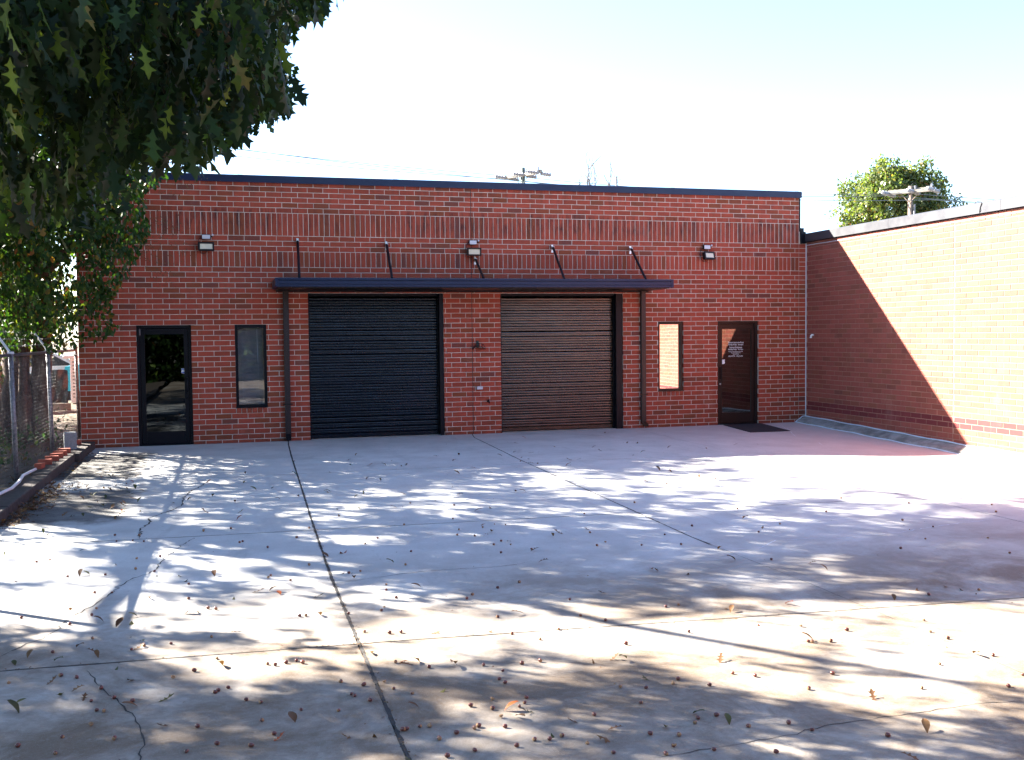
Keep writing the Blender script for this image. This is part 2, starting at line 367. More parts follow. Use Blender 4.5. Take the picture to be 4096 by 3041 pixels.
for ci in range(4):
    for ri in range(8):
        if ri > 5 and False: continue
        n = 14 if ri < 4 else 5; mbx = MB(); vs = []; fs = []
        xm = [-13.5, -9.9, -6.3, -2.2][ci]
        for j in range(n+1):
            for i in range(n+1):
                v = j/n; u = i/n; ym = TY[ri](xm)*(1-v)+TY[ri+1](xm)*v
                XL = JX[ci](ym)+GJ[ci]+ (jit(ym, ci) if GJ[ci] else 0); XR = JX[ci+1](ym)-GJ[ci+1]+(jit(ym, ci+1.5) if GJ[ci+1] else 0)
                X = XL+(XR-XL)*u; YT = TY[ri](X)-GT[ri]+(jit(X, ri) if GT[ri] else 0); YB = TY[ri+1](X)+GT[ri+1]+(jit(X, ri+2.5) if GT[ri+1] else 0)
                Y = YT+(YB-YT)*v; vs.append((X, Y, zf(X, Y)))
        for j in range(n):
            for i in range(n): a = j*(n+1)+i; fs.append((a, a+n+1, a+n+2, a+1))
        rim = [i for i in range(n+1)] + [j*(n+1)+n for j in range(1, n+1)] + [n*(n+1)+i for i in range(n-1, -1, -1)] + [j*(n+1) for j in range(n-1, 0, -1)]
        base = len(vs); vs += [(vs[k][0], vs[k][1], vs[k][2]-.15) for k in rim]; L = len(rim)
        fs += [(rim[k], rim[(k+1) % L], base+(k+1) % L, base+k) for k in range(L)]
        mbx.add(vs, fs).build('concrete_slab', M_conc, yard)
# cracks (dirt-filled) and pale mineral lines that follow them
A1 = lambda x, y: (x/1.232, 1700+y/1.232); B1 = lambda x, y: (1300+x/1.232, 1700+y/1.232); C1 = lambda x, y: (2600+x/1.232, 1700+y/1.232)
def crack(pts, wid, mat, name='crack', rough=.012):
    P = [ray(*q, 2, 0.0) for q in pts]; out = []
    for a, b in zip(P[:-1], P[1:]):
        L = np.linalg.norm(b-a); k = max(1, int(L/.05))
        for i in range(k): out.append(a+(b-a)*i/k)
    out.append(P[-1]); out = np.array(out); out[:, :2] += rng.normal(0, rough, (len(out), 2))
    vs = []; n = len(out)
    for i, q in enumerate(out):
        t = out[min(i+1, n-1)]-out[max(i-1, 0)]; t = t/(np.linalg.norm(t)+1e-9); nn = np.array([-t[1], t[0]]); ww = wid*(.35+.9*random.random())/2*min(1, (i+1)/4, (n-i)/4)
        for s_ in (-1, 1): vs.append((q[0]+nn[0]*ww*s_, q[1]+nn[1]*ww*s_, zf(q[0], q[1])+.002))
    return MB().add(vs, [(2*i, 2*i+1, 2*i+3, 2*i+2) for i in range(n-1)]).build(name, mat, yard)
crack([A1(*q) for q in [(1035,268),(1000,300),(940,325),(905,360),(895,400),(850,420),(745,455),(735,485),(695,510),(690,560)]], .022, M_crack)
crack([A1(*q) for q in [(960,555),(900,590),(820,650),(785,690),(780,710),(700,740),(640,765),(600,790),(545,830),(490,875),(440,900),(340,950),(290,1005),(200,1055),(100,1095),(0,1145)]], .012, M_crack)
crack([A1(*q) for q in [(435,1210),(460,1250),(480,1280),(530,1320),(570,1355),(600,1390),(650,1425),(685,1480),(700,1530),(710,1580),(690,1640),(680,1700)]], .010, M_crack, rough=.006)
crack([C1(*q) for q in [(0,1645),(330,1590),(540,1555),(720,1525),(770,1505),(900,1475),(1090,1450),(1340,1415),(1600,1375),(1843,1360)]], .006, M_crack, rough=.006)
crack([B1(*q) for q in [(50,780),(170,765),(370,735),(560,715),(850,700),(960,685),(1020,670)]], .007, M_crack, rough=.006)
for pl in ([(345,285),(350,330),(380,370),(405,395)], [(360,615),(550,605),(620,570),(780,560),(930,560),(1230,530),(1480,490),(1730,460)], [(160,225),(240,260),(460,270),(345,285)], [(640,0),(680,15),(718,48)], [(830,70),(850,85)]):
    crack([C1(*q) for q in pl], .013, M_wcrack, 'mineral_line', .008)
for a, b in [((-4.21,-.3),(-4.33,-5.0)), ((-4.37,-5.3),(-4.55,-8.5)), ((-6.0,-5.0),(-4.5,-5.15)), ((-4.2,-5.17),(-1.5,-5.25))]:
    pass
def joint(fx, lo, hi, wid, alongx):
    vs = []; n = int((hi-lo)/.04)
    for i in range(n+1):
        t = lo+(hi-lo)*i/n; q = fx(t); ww = wid*(.45+.75*random.random())*(.35 if random.random() < .06 else 1)/2; o_ = random.gauss(0, .0012)
        for s_ in (-1, 1):
            x, y = (t, q+ww*s_+o_) if alongx else (q+ww*s_+o_, t); vs.append((x, y, zf(x, y)+.0015))
    MB().add(vs, [(2*i, 2*i+1, 2*i+3, 2*i+2) for i in range(n)]).build('joint_dirt', M_crack, yard)
joint(TY[1], -14.9, -9.5, .008, True); joint(TY[1], -9.2, -5, .005, True); joint(TY[2], -15.1, -4.9, .014, True); joint(TY[3], -15.1, -.5, .019, True)
vs = [(JX[2](y)+s_*.016, y, .0008) for y in np.linspace(-24, -11.6, 60) for s_ in (-1, 1)]
MB().add(vs, [(2*i, 2*i+1, 2*i+3, 2*i+2) for i in range(59)]).build('sand_filled_joint', M_conc, yard)
joint(JX[1], -17, -.05, .027, False); joint(JX[2], -11.6, -.1, .020, False); joint(JX[2], -18, -11.6, .006, False); joint(JX[3], -12, -9.0, .007, False)
# ------------------------------------------------------------------ front building
bld = empty('brick_garage_building', (-7.7, 0, 0))
tag(bld, 'red brick garage facade with two black roll-up doors, glass doors and narrow windows', 'building')
def P_(o):                                      # children given in world coordinates
    o.matrix_parent_inverse = Matrix.Identity(4); o.location = Vector(o.location) - Vector(bld.location) if o.parent == bld else o.location; return o
OPEN = [(-14.315, -13.318, 0, 2.302), (-12.51, -11.912, .676, 2.302), (-11.100, -8.375, 0, 2.911), (-7.165, -4.444, 0, 2.911), (-3.628, -3.029, .778, 2.302), (-2.204, -1.200, 0, 2.302)]
LFT, RGT, TOPZ = -15.335, -.185, 5.075
C0, CH = -.035, .1016
S2a = C0+34*CH; S2b = S2a+3*CH; S1a = S2b+3*CH; S1b = S1a+.445
courses = [(C0+CH*k, C0+CH*(k+1), 's') for k in range(34)] + [(S2a, S2b, 'v')] + [(S2b+CH*k, S2b+CH*(k+1), 's') for k in range(3)] + [(S1a, S1b, 'v')]
z = S1b; k = 0
while z < TOPZ: courses.append((z, z+CH, 's')); z += CH
BL, MO = .3048, .0115
def brick_faces(x0, x1, z0, z1, proud=0.0, axis='x', depth=.085, c=.004):
    """chamfered face brick: front plane at depth 0, joint recess behind; front towards -Y (axis x) """
    y = -proud
    v = [(x0+c, y, z0+c), (x1-c, y, z0+c), (x1-c, y, z1-c), (x0+c, y, z1-c), (x0, y+c, z0), (x1, y+c, z0), (x1, y+c, z1), (x0, y+c, z1), (x0, y+depth, z0), (x1, y+depth, z0), (x1, y+depth, z1), (x0, y+depth, z1)]
    f = [(0,1,2,3), (4,5,1,0), (5,6,2,1), (6,7,3,2), (7,4,0,3), (8,9,5,4), (9,10,6,5), (10,11,7,6), (11,8,4,7)]
    return v, f
bricks = []
CJ = -7.775
for ci, (z0, z1, kind) in enumerate(courses):
    if z0 >= TOPZ: break
    z1c = min(z1, TOPZ+.02); pitch = BL if kind == 's' else BL/3
    ph = (-14.31 + (0 if ci % 2 == 0 else .62*BL)) if kind == 's' else -14.31
    x = ph - pitch*math.ceil((ph-LFT)/pitch)
    cuts = [(o[0], o[1]) for o in OPEN if o[2] < z1-.03 and o[3] > z0+.03]
    while x < RGT:
        segs = [(max(x, LFT), min(x+pitch, RGT))]
        for a, b in cuts + [(CJ-.006, CJ+.006)]:
            ns = []
            for s0, s1 in segs:
                if b <= s0 or a >= s1: ns.append((s0, s1))
                else:
                    if a-s0 > .025: ns.append((s0, a+MO/2))
                    if s1-b > .025: ns.append((b-MO/2, s1))
            segs = ns
        for s0, s1 in segs:
            if s1-s0 > .02: bricks.append((s0+MO/2, s1-MO/2, z0+MO/2, z1c-MO/2, kind))
        x += pitch
# window sills: rowlock bricks one course below each window
for o in (OPEN[1], OPEN[4]):
    nb = []
    for b in bricks:
        if b[3] < o[2] and b[2] > o[2]-.11 and b[1] > o[0]-.01 and b[0] < o[1]+.01:
            if o[0]-MO/2-b[0] > .02: nb.append((b[0], o[0]-MO/2, b[2], b[3], b[4]))
            if b[1]-o[1]-MO/2 > .02: nb.append((o[1]+MO/2, b[1], b[2], b[3], b[4]))
        else: nb.append(b)
    bricks = nb
    n = 6; wd = (o[1]-o[0])/n
    for i in range(n): bricks.append((o[0]+i*wd+MO/2, o[0]+(i+1)*wd-MO/2, o[2]-CH+MO/2-.002, o[2]-.003, 'r'))
def shown(b):
    x, y, d = px(((b[0]+b[1])/2, 0, (b[2]+b[3])/2)); return (b[1]-b[0])*(b[3]-b[2])/d**2 if 0 < x < 2225 and y > 0 and not (x < 400 and y < 600) else 0
full = [b for b in bricks if b[4] == 's' and b[1]-b[0] > .29]; full.sort(key=lambda b: -shown(b))
single = set(full[:298])
v, f = brick_faces(-BL/2+MO/2, BL/2-MO/2, -CH/2+MO/2, CH/2-MO/2)
brick_me = MB().add(v, f).mesh('brick', M_brick_o)
stuff = MB()
for b in bricks:
    cx, cz = (b[0]+b[1])/2, (b[2]+b[3])/2; pr = random.uniform(-.0015, .0022)+(.006 if b[4] == 'r' else 0)
    if b in single:
        o = obj('brick', brick_me, bld, (cx - bld.location.x + random.uniform(-.001, .001), -pr, cz+random.uniform(-.0008, .0008)))
    else:
        v, f = brick_faces(b[0]+random.uniform(-.001, .001), b[1]+random.uniform(-.001, .001), b[2]+random.uniform(-.0008, .0008), b[3]+random.uniform(-.0008, .0008), pr); stuff.add(v, f)
o = stuff.build('brickwork', M_brick_s, bld); o['kind'] = 'stuff'; P_(o)
# wall core (mortar plane just behind the brick faces), split round the openings
xs = sorted({LFT, RGT, *[q for o in OPEN for q in o[:2]]}); zs = sorted({-.3, TOPZ, *[q for o in OPEN for q in o[2:]]} - {0})
core = MB()
for i in range(len(xs)-1):
    run = None
    for j in range(len(zs)-1):
        xm, zm = (xs[i]+xs[i+1])/2, (zs[j]+zs[j+1])/2
        solid = not any(o[0] < xm < o[1] and o[2] < zm < o[3] for o in OPEN)
        if solid: core.add([(xs[i],.0055,zs[j]),(xs[i+1],.0055,zs[j]),(xs[i+1],.0055,zs[j+1]),(xs[i],.0055,zs[j+1])], [(0,1,2,3)])
for o in OPEN:
    x0, x1, z0, z1 = o
    core.add([(x0,.0055,z0),(x0,.3,z0),(x0,.3,z1),(x0,.0055,z1),(x1,.0055,z0),(x1,.3,z0),(x1,.3,z1),(x1,.0055,z1)], [(0,1,2,3),(4,7,6,5),(3,2,6,7),(0,4,5,1)])
P_(core.build('wall', M_mortar, bld))
b_ = MB(); b_.box(LFT+.004, RGT, .31, 16, -.3, 4.9); b_.box(LFT+.004, RGT, .02, .306, 5.0, TOPZ-.001)
for z_ in (0,): b_.add([(LFT+.002,.0055,-.3),(LFT+.002,.32,-.3),(LFT+.002,.32,5.07),(LFT+.002,.0055,5.07)], [(0,3,2,1)])
P_(b_.build('rear_block', M_mortar, bld))
b_ = MB(); b_.box(LFT-.03, RGT+.03, .3, 16.05, 4.9, 4.96); P_(b_.build('roof', M_roofm, bld))
# jamb bricks on the left return
rt = MB()
for k in range(50):
    z0 = C0+CH*k
    if z0 > TOPZ-.1: break
    y = .0 if k % 2 else -.15
    while y < 15.9:
        y0 = max(.09, y); y1 = min(y+BL, 16)
        if y1-y0 > .04:
            v, f = brick_faces(y0+MO/2, y1-MO/2, z0+MO/2, z0+CH-MO/2, 0); rt.add([(LFT-.006+q[1], q[0], q[2]) for q in v], f)
        y += BL
o = rt.build('return_brickwork', M_brick_s, bld); o['kind'] = 'stuff'; P_(o)
# control joint
b_ = MB(); b_.box(CJ-.0055, CJ+.0055, .002, .02, 0, TOPZ); P_(b_.build('control_joint', M_crack, bld))
# metal coping: sections 3 m long with raised joints
def copsec(x0, x1):
    b = MB(); b.prism([(-.045, 5.050), (-.045, 5.178), (-.020, 5.196), (.33, 5.176), (.33, 5.05), (.31, 5.05), (.30, 5.160), (-.030, 5.164), (-.033, 5.050)], x0, x1, 'x'); return b
x = LFT-.03; 
while x < RGT+.02:
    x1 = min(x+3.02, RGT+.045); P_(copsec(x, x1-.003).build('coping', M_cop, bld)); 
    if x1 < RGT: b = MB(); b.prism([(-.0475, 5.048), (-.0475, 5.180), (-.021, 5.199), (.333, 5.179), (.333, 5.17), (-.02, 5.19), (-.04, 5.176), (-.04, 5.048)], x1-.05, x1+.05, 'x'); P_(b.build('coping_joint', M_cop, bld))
    x = x1
b_ = MB(); b_.box(RGT+.001, RGT+.028, -.012, .3, 4.33, 5.055, .004); P_(b_.build('edge_flashing', M_black, bld))
# strip between the facade and the side wall
st_ = MB()
for k in range(41):
    z0 = C0+CH*k
    if z0 > 4.02: break
    v, f = brick_faces(-.180, -.012, z0+MO/2, z0+CH-MO/2, -.012); st_.add(v, f)
o = st_.build('corner_brickwork', M_brick_s, bld); o['kind'] = 'stuff'; P_(o)
b_ = MB(); b_.add([(RGT,.019,-.2),(0,.019,-.2),(0,.019,4.3),(RGT,.019,4.3)], [(0,1,2,3)]); b_.box(RGT+.002, -.002, .03, .4, -.2, 4.30); P_(b_.build('corner_infill', M_mortar, bld))
b_ = MB(); b_.box(-.155, -.035, -.035, .3, 4.03, 4.30, .004); b_.box(-.157, -.06, .0, .3, 4.30, 4.385, .004); P_(b_.build('corner_flashing', M_black, bld))
b_ = MB(); b_.tube([(-.004, .006, z_) for z_ in np.linspace(.12, 4.05, 30)], [.008+.003*random.random() for _ in range(30)], 6); P_(b_.build('sealant_line', M_caulk, bld))

# ---- doors, windows
def cb(name, mats, boxes, parent, c=.004, off=None):
    b = MB()
    for q in boxes: b.box(*q, c)
    return b.build(name, mats, parent)
def part_empty(name, o): e = empty(name, (0, 0, 0)); e.parent = bld; e.location = (-bld.location.x, 0, 0); return e
def glass_door(o, hinge, mat, frame_l, bar_z, sticker_x, sticker_z, write=False):
    x0, x1, z0, z1 = o
    # frame is the part's own mesh
    b = MB(); y0, y1 = .045, .15
    b.box(x0+.001, x0+.055, y0, y1, .0, z1-.001, .003); b.box(x1-.055, x1-.001, y0, y1, 0, z1-.001, .003); b.box(x0+.0555, x1-.0555, y0, y1, z1-.06, z1-.001, .003)
    b.box(x0+.0555, x1-.0555, y0-.02, y1+.02, .001, .018, .003)
    D = b.build('door', mat, bld); P_(D)
    gx0, gx1 = x0+.060, x1-.060; gy0, gy1 = .075, .12
    lw, bh, th = .085, .24, .11
    b = MB()
    b.box(gx0, gx0+lw, gy0, gy1, .024, z1-.066, .003); b.box(gx1-lw, gx1, gy0, gy1, .024, z1-.066, .003)
    b.box(gx0+lw+.0005, gx1-lw-.0005, gy0, gy1, .024, .024+bh, .003); b.box(gx0+lw+.0005, gx1-lw-.0005, gy0, gy1, z1-.066-th, z1-.066, .003)
    b.build('door_leaf', mat, D)
    MB().box(gx0+lw-.002, gx1-lw+.002, .098, .103, .024+bh-.002, z1-.066-th+.002).build('glass', M_glass_door if write else M_glass_dark, D)
    b = MB(); b.box(gx0+lw+.001, gx1-lw-.001, .105, .135, bar_z-.022, bar_z+.022, .004); b.build('push_bar', mat, D)
    MB().box(x0+.002, x1-.002, .7, .72, 0, z1).build('interior', M_dark, D)
    b = MB()                                                   # pull handle, lock, closer
    hx = gx1-.035 if hinge == 'l' else gx0+.035
    b.tube([(hx, .07, 1.29), (hx, .03, 1.28), (hx, .03, 1.01), (hx, .07, 1.0)], .012, 8); b.build('handle', M_black, D, True)
    MB().lathe([(.0, -.008), (.019, -.006), (.02, .004), (.02, .02)], (hx, .07, .905), 12, 'y').build('lock', M_steel if write else M_black, D, True)
    if not write: cb('hinge', M_galv, [(x0+.052, x0+.075, .04, .06, z1-.19, z1-.07)], D)
    else: cb('hinge', M_brown, [(x1-.078, x1-.052, .04, .062, .06, .2), (x1-.078, x1-.052, .04, .062, z1-.2, z1-.06)], D)
    # shield sticker
    sh = [(-.5,.42),(-.36,.5),(-.18,.44),(0,.5),(.18,.44),(.36,.5),(.5,.42),(.40,.22),(.44,0),(.5,-.25),(.42,-.42),(.2,-.48),(0,-.54),(-.2,-.48),(-.42,-.42),(-.5,-.25),(-.44,0),(-.40,.22)]
    S = .10; sb = MB().add([(sticker_x+a*S, .0955, sticker_z+h*S) for a, h in sh], [tuple(range(len(sh)))])
    sb.mi = 1
    if not write:
        sb.add([(sticker_x+a*S, .0948, sticker_z+h*S) for a, h in [(-.42,.40),(0,.44),(.42,.40),(.36,.22),(-.36,.22)]], [(0,1,2,3,4)])
        sb.add([(sticker_x+a*S, .0948, sticker_z+h*S) for a, h in [(-.45,-.18),(.45,-.18),(.40,-.38),(0,-.47),(-.40,-.38)]], [(0,1,2,3,4)])
        for hz in (.1, 0.0): sb.add([(sticker_x+a*S, .0948, sticker_z+h*S) for a, h in [(-.28,hz),(.28,hz),(.28,hz+.03),(-.28,hz+.03)]], [(0,1,2,3)])
    sb.build('sticker', [M_white, M_blue], D)
    return D
Dl = glass_door(OPEN[0], 'l', M_black, .05, 1.16, -13.47, 1.42); Dl['label'] = 'black framed glass door'
Dr = glass_door(OPEN[5], 'r', M_brown, .05, 1.25, -2.03, 1.40, True); Dr['label'] = 'bronze framed glass door with white lettering'
def text(s, x, zc, width, hgt, parent, y=.0950):
    cu = bpy.data.curves.new('lettering', 'FONT'); cu.body = s; cu.align_x = 'CENTER'; cu.align_y = 'CENTER'; cu.size = 1; cu.offset = .012; cu.resolution_u = 2
    to = bpy.data.objects.new('tmp', cu); col.objects.link(to); bpy.context.view_layer.update()
    me = bpy.data.meshes.new_from_object(to.evaluated_get(bpy.context.evaluated_depsgraph_get())); bpy.data.objects.remove(to)
    V = np.array([v.co[:] for v in me.vertices]); lo, hi = V.min(0), V.max(0)
    sx = width/(hi[0]-lo[0]); sz = hgt/(hi[1]-lo[1])
    for v in me.vertices: a, h = v.co.x, v.co.y; v.co = (x+(a-(lo[0]+hi[0])/2)*sx, y, zc+(h-(lo[1]+hi[1])/2)*sz)
    me.materials.clear(); me.materials.append(M_white); return obj('lettering', me, parent)
tw = (1905-1520)/1000
# line centres measured down the door
def tz(py): return ray(2940, 1350+py/11.017, 1, .095)[2]
def tx(pxx): return ray(2880+pxx/11.017, 1430, 1, .095)[0]
for s, a, b_0, c_, h in [('Optimum Automotive Group', 348, 1040, 232, .047), ('Monday-Friday   9am-6pm', 362, 1022, 325, .040), ('Optimum Performance', 412, 970, 448, .047), ('Monday-Friday   9am-5pm', 370, 1015, 533, .040),
                       ('Specializing in Auto Body Repair & Custom Painting,', 374, 1004, 627, .020), ('Tires, Repairs & Diagnostic Services', 477, 903, 683, .020), ('Automotive Detailing', 562, 822, 740, .020), ('(336) 399-2716    (336) 416-9401', 374, 1004, 830, .036)]:
    x_0, x_1 = tx(a), tx(b_0); text(s, (x_0+x_1)/2, tz(c_), x_1-x_0, h, Dr)
def window(o, mat, gm, blinds):
    x0, x1, z0, z1 = o; b = MB(); y0, y1 = .035, .14
    b.box(x0+.001, x0+.055, y0, y1, z0+.001, z1-.001, .003); b.box(x1-.055, x1-.001, y0, y1, z0+.001, z1-.001, .003)
    b.box(x0+.0555, x1-.0555, y0, y1, z1-.065, z1-.001, .003); b.box(x0+.0555, x1-.0555, y0, y1, z0+.001, z0+.06, .003)
    b.box(x0-.006, x1+.006, -.012, .03, z0+.0005, z0+.018, .002)
    W = b.build('window', mat, bld); P_(W)
    MB().box(x0+.054, x1-.054, .098, .103, z0+.058, z1-.063).build('pane', gm, W)
    MB().box(x0+.01, x1-.01, .45, .47, z0+.01, z1-.01).build('interior', M_dark, W)
    if blinds:
        n = 58; me = MB().add([(x0+.06, .150, 0), (x1-.075, .150, 0), (x1-.075, .160, .010), (x0+.06, .160, .010), (x1-.075, .172, .012), (x0+.06, .172, .012)], [(0,1,2,3),(3,2,4,5)]).mesh('blind_slat', simple('grey_blind', (.22, .27, .28), .5, var=.05))
        for i in range(n):
            zz = z0+.09+(z1-z0-.18)*i/(n-1); 
            if 20 < i < 27 and random.random() < .0: continue
            obj('blind_slat', me, W, (0, 0, zz))
        for xx in (x0+.14, x1-.16): MB().tube([(xx, .163, z0+.07), (xx, .163, z1-.07)], .0016, 4).build('cord', M_white, W)
        MB().tube([(x0+.42, .145, z1-.08), (x0+.43, .143, z1-.75)], .004, 6).build('wand', M_white, W)
    return W
window(OPEN[1], M_black, M_glass_blind, True)['label'] = 'window with lowered blinds'
window(OPEN[4], M_brown, M_glass_win, False)['label'] = 'mirrored window'
# ---- roll-up doors
def rollup(o, mat, rg, lg):
    x0, x1, z0, z1 = o; b = MB()
    b.box(x0+.001, x0+lg, .10, .30, 0, z1-.001, .004); b.box(x1-rg, x1-.001, .02, .30, 0, z1-.001, .004); b.box(x0+.001, x0+.02, .02, .0995, 0, z1-.001, .003)
    b.box(x0+lg+.0005, x1-rg-.0005, .12, .30, z1-.055, z1-.001, .004)
    b.box(x1-rg-.018, x1-rg-.0005, .15, .19, 0, z1-.06, .003)
    D = b.build('rollup_door', M_black, bld); P_(D)
    P0 = .0548; n = int((z1-.055-.09)/P0); a, c = x0+lg-.004, x1-rg-.016
    prof = [(.222, .0), (.2085, .0025), (.2055, .012), (.2045, .027), (.2050, .042), (.2075, .0505), (.222, .0528), (.229, .0535), (.229, .001)]
    # 8 segments along the length so that the light breaks up
    seg = 5; vs = []; L = len(prof)
    for i in range(seg+1):
        for q in prof: vs.append((a+(c-a)*i/seg, q[0], q[1]))
    fs = [(i*L+k, i*L+(k+1) % L, (i+1)*L+(k+1) % L, (i+1)*L+k) for i in range(seg) for k in range(L)]
    me = MB().add(vs, fs).mesh('slat', mat, True)
    for i in range(n):
        s = obj('slat', me, D, (0, random.uniform(-.0012, .0012), .09+i*P0+random.uniform(-.0006, .0006)))
        s.rotation_euler = (random.gauss(0, .018), 0, 0)
    MB().box(a, c, .19, .235, .012, .089, .006).build('bottom_bar', mat, D)
    b = MB()
    for i in range(2, n, 7):
        for xx in (a+(c-a)*.32, a+(c-a)*.72): b.lathe([(.008, -.004), (.005, -.007), (0, -.008)], (xx, .197, .09+i*P0+.03), 6, 'y')
    b.build('rivet', M_black, D)
    MB().box(x0, x1, .31, .33, 0, z1).build('interior', M_dark, D)
    return D
rollup(OPEN[2], M_roll, .085, .03)['label'] = 'blue-black roll-up door'
rollup(OPEN[3], M_roll2, .15, .02)['label'] = 'roll-up door with the brown wall reflection in its colour'
# ---- canopy
can = empty('flat_canopy', (-7.8, -1.2, 2.98)); tag(can, 'long flat black metal canopy hung by rods over both roll-up doors', 'canopy')
def Pc(o, e): o.location = Vector(o.location) - Vector(e.location); return o
cx0, cx1 = -11.78, -3.80
FP = [(-1.20, 2.985), (-1.20, 3.022), (-1.188, 3.026), (-1.188, 3.034), (-1.20, 3.038), (-1.20, 3.092), (-1.183, 3.097), (-1.183, 3.106), (-1.205, 3.112), (-1.205, 3.152), (-1.10, 3.156), (-1.10, 3.14), (-1.14, 3.135), (-1.14, 2.985)]
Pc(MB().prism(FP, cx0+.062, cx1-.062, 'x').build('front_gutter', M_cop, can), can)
for s in (0, 1):
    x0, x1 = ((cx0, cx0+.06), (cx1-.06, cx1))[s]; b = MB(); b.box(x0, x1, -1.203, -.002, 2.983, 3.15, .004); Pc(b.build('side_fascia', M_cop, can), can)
b = MB()
n = 33
for i in range(n):
    a = cx0+.062+(cx1-cx0-.124)*i/n; c = cx0+.062+(cx1-cx0-.124)*(i+1)/n; b.box(a, c-.012, -1.138, -.003, 2.965-.0, 2.985)
b.box(cx0+.063, cx1-.063, -1.137, -.004, 2.988, 3.02)
Pc(b.build('soffit', M_brown, can), can)
b = MB()
for i in range(11): xx = cx0+.1+i*(cx1-cx0-.2)/10; b.box(xx-.02, xx+.02, -1.09, -.01, 3.021, 3.07)
b.box(cx0+.065, cx1-.065, -.05, -.002, 2.935, 2.964)
Pc(b.build('purlin', M_black, can), can)
rods = [((-11.28, 3.92), (1197, 1111)), ((-9.53, 3.88), (1568, 1111)), ((-7.70, 3.60), (1935, 1111)), ((-6.03, 3.865), (2257, 1111)), ((-4.27, 3.855), (2583, 1114))]
for (wx, wz), (sx, sy) in rods:
    q = ray(sx, sy, 1, -1.02); q = np.array([q[0], -1.02, 3.16]); a = np.array([wx, -.07, wz])
    d = q-a; b = MB(); L = np.linalg.norm(d)
    b.tube([tuple(a), tuple(q)], .026, 8); R = Pc(b.build('hanger_rod', M_black, can), can)
    b = MB(); b.box(wx-.022, wx+.022, -.012, -.001, wz-.10, wz+.07, .002); b.box(wx-.022, wx-.016, -.09, -.012, wz-.03, wz+.03); b.box(wx+.016, wx+.022, -.09, -.012, wz-.03, wz+.03); b.lathe([(.011, -.026), (.011, .026)], (wx, -.068, wz), 8, 'x')
    b.mi = 0; b.box(q[0]-.03, q[0]+.03, q[1]-.02, q[1]+.02, 3.14, 3.16); o = b.build('bracket', M_steel, R); o['kind'] = 'stuff'; o.location = (0, 0, 0)
def downspout(x0, x1, y0, y1, elbow):
    b = MB(); xm = (x0+x1)/2; b.box(x0, x1, y0, y1, .14, 2.962, .008)
    for k in range(3): xx = x0+.02+k*(x1-x0-.04)/2; b.box(xx-.004, xx+.004, y0-.004, y0-.0005, .16, 2.95)
    d = Pc(b.build('downspout', M_down, can), can)
    b = MB()
    if elbow == 'r': b.prism([(x0+.01, .18), (x1-.0, .18), (x1+.0, .13), (x1+.055, .085), (x1+.045, .025), (x1-.02, .045), (x0+.02, .10)], y0+.004, y1-.004)
    else: b.box(x0+.004, x1-.004, y0-.03, y1-.004, .0+.01, .15, .012)
    b.build('elbow', M_black if elbow != 'r' else M_brown, d)
    b = MB(); b.box(x0-.035, x1+.035, y0-.006, y0-.0045, .72, .745); b.lathe([(.009, -.004), (.0, -.006)], (x0-.025, y0, .732), 6, 'y'); b.lathe([(.009, -.004), (.0, -.006)], (x1+.025, y0, .732), 6, 'y'); b.build('strap', M_brown, d)
downspout(-11.585, -11.475, -.085, -.004, 'f'); downspout(-4.05, -3.945, -.085, -.004, 'r')
# ---- flood lights
def flood(x, z, yaw, tilt, label):
    e = empty('flood_light', (x, 0, z)); e.scale = (1.15, 1, 1.15); tag(e, label, 'floodlight', 'floodlights on the facade')
    b = MB(); b.box(-.04, .04, -.035, -.001, -.04, .04, .004); b.tube([(0, -.03, 0), (0, -.10, -.01)], .012, 8); b.build('mount', M_brown, e)
    h = empty('h', (0, -.12, -.01)); bpy.data.objects.remove(h)
    b = MB(); b.box(-.125, .125, -.03, .03, -.07, .07, .006)
    for i in range(9): xx = -.10+i*.025; b.box(xx-.003, xx+.003, .03, .05, -.06, .06)
    b.box(-.128, -.102, -.05, -.0305, -.073, .073, .003); b.box(.102, .128, -.05, -.0305, -.073, .073, .003); b.box(-.1015, .1015, -.05, -.0305, .045, .073, .003); b.box(-.1015, .1015, -.05, -.0305, -.073, -.045, .003)
    H = b.build('lamp_head', M_brown, e); H.location = (.0, -.13, -.01); H.rotation_euler = (tilt, 0, yaw)
    b = MB(); b.box(-.1, .1, -.036, -.0315, -.0445, .0445)
    for i in range(8): b.box(-.0975+i*.025, -.0775+i*.025, -.0385, -.0365, -.038, .038)
    b.build('lens', M_lens, H)
    b = MB(); b.box(-.07, .07, -.075, -.001, .12, .20, .006); b.mi = 1; b.box(-.063, .063, -.080, -.0755, .126, .194, .004); b.mi = 0; b.tube([(.07, -.035, .16), (.105, -.045, .175)], .012, 8); b.mi = 2; b.lathe([(.012, 0), (.016, .01), (.012, .03), (0, .034)], (.105, -.045, .178), 8)
    b.build('sensor_box', [M_brown, M_sens, M_steel], e)
    b = MB(); pts = [(-.075, -.04, .16), (-.12, -.04, .11), (-.135, -.04, .02), (-.125, -.05, -.05), (-.09, -.05, -.10), (-.04, -.05, -.115), (.0, -.06, -.10), (.01, -.08, -.07)]; b.tube(pts, .005, 6); b.build('cable', M_rubber, e)
flood(-13.0, 3.80, .03, -.12, 'left floodlight with sensor box, between the tree and the canopy')
flood(-7.75, 3.765, .02, .05, 'middle floodlight above the canopy on the control joint')
flood(-2.49, 3.735, .32, -.22, 'right floodlight turned sideways above the lettered glass door')
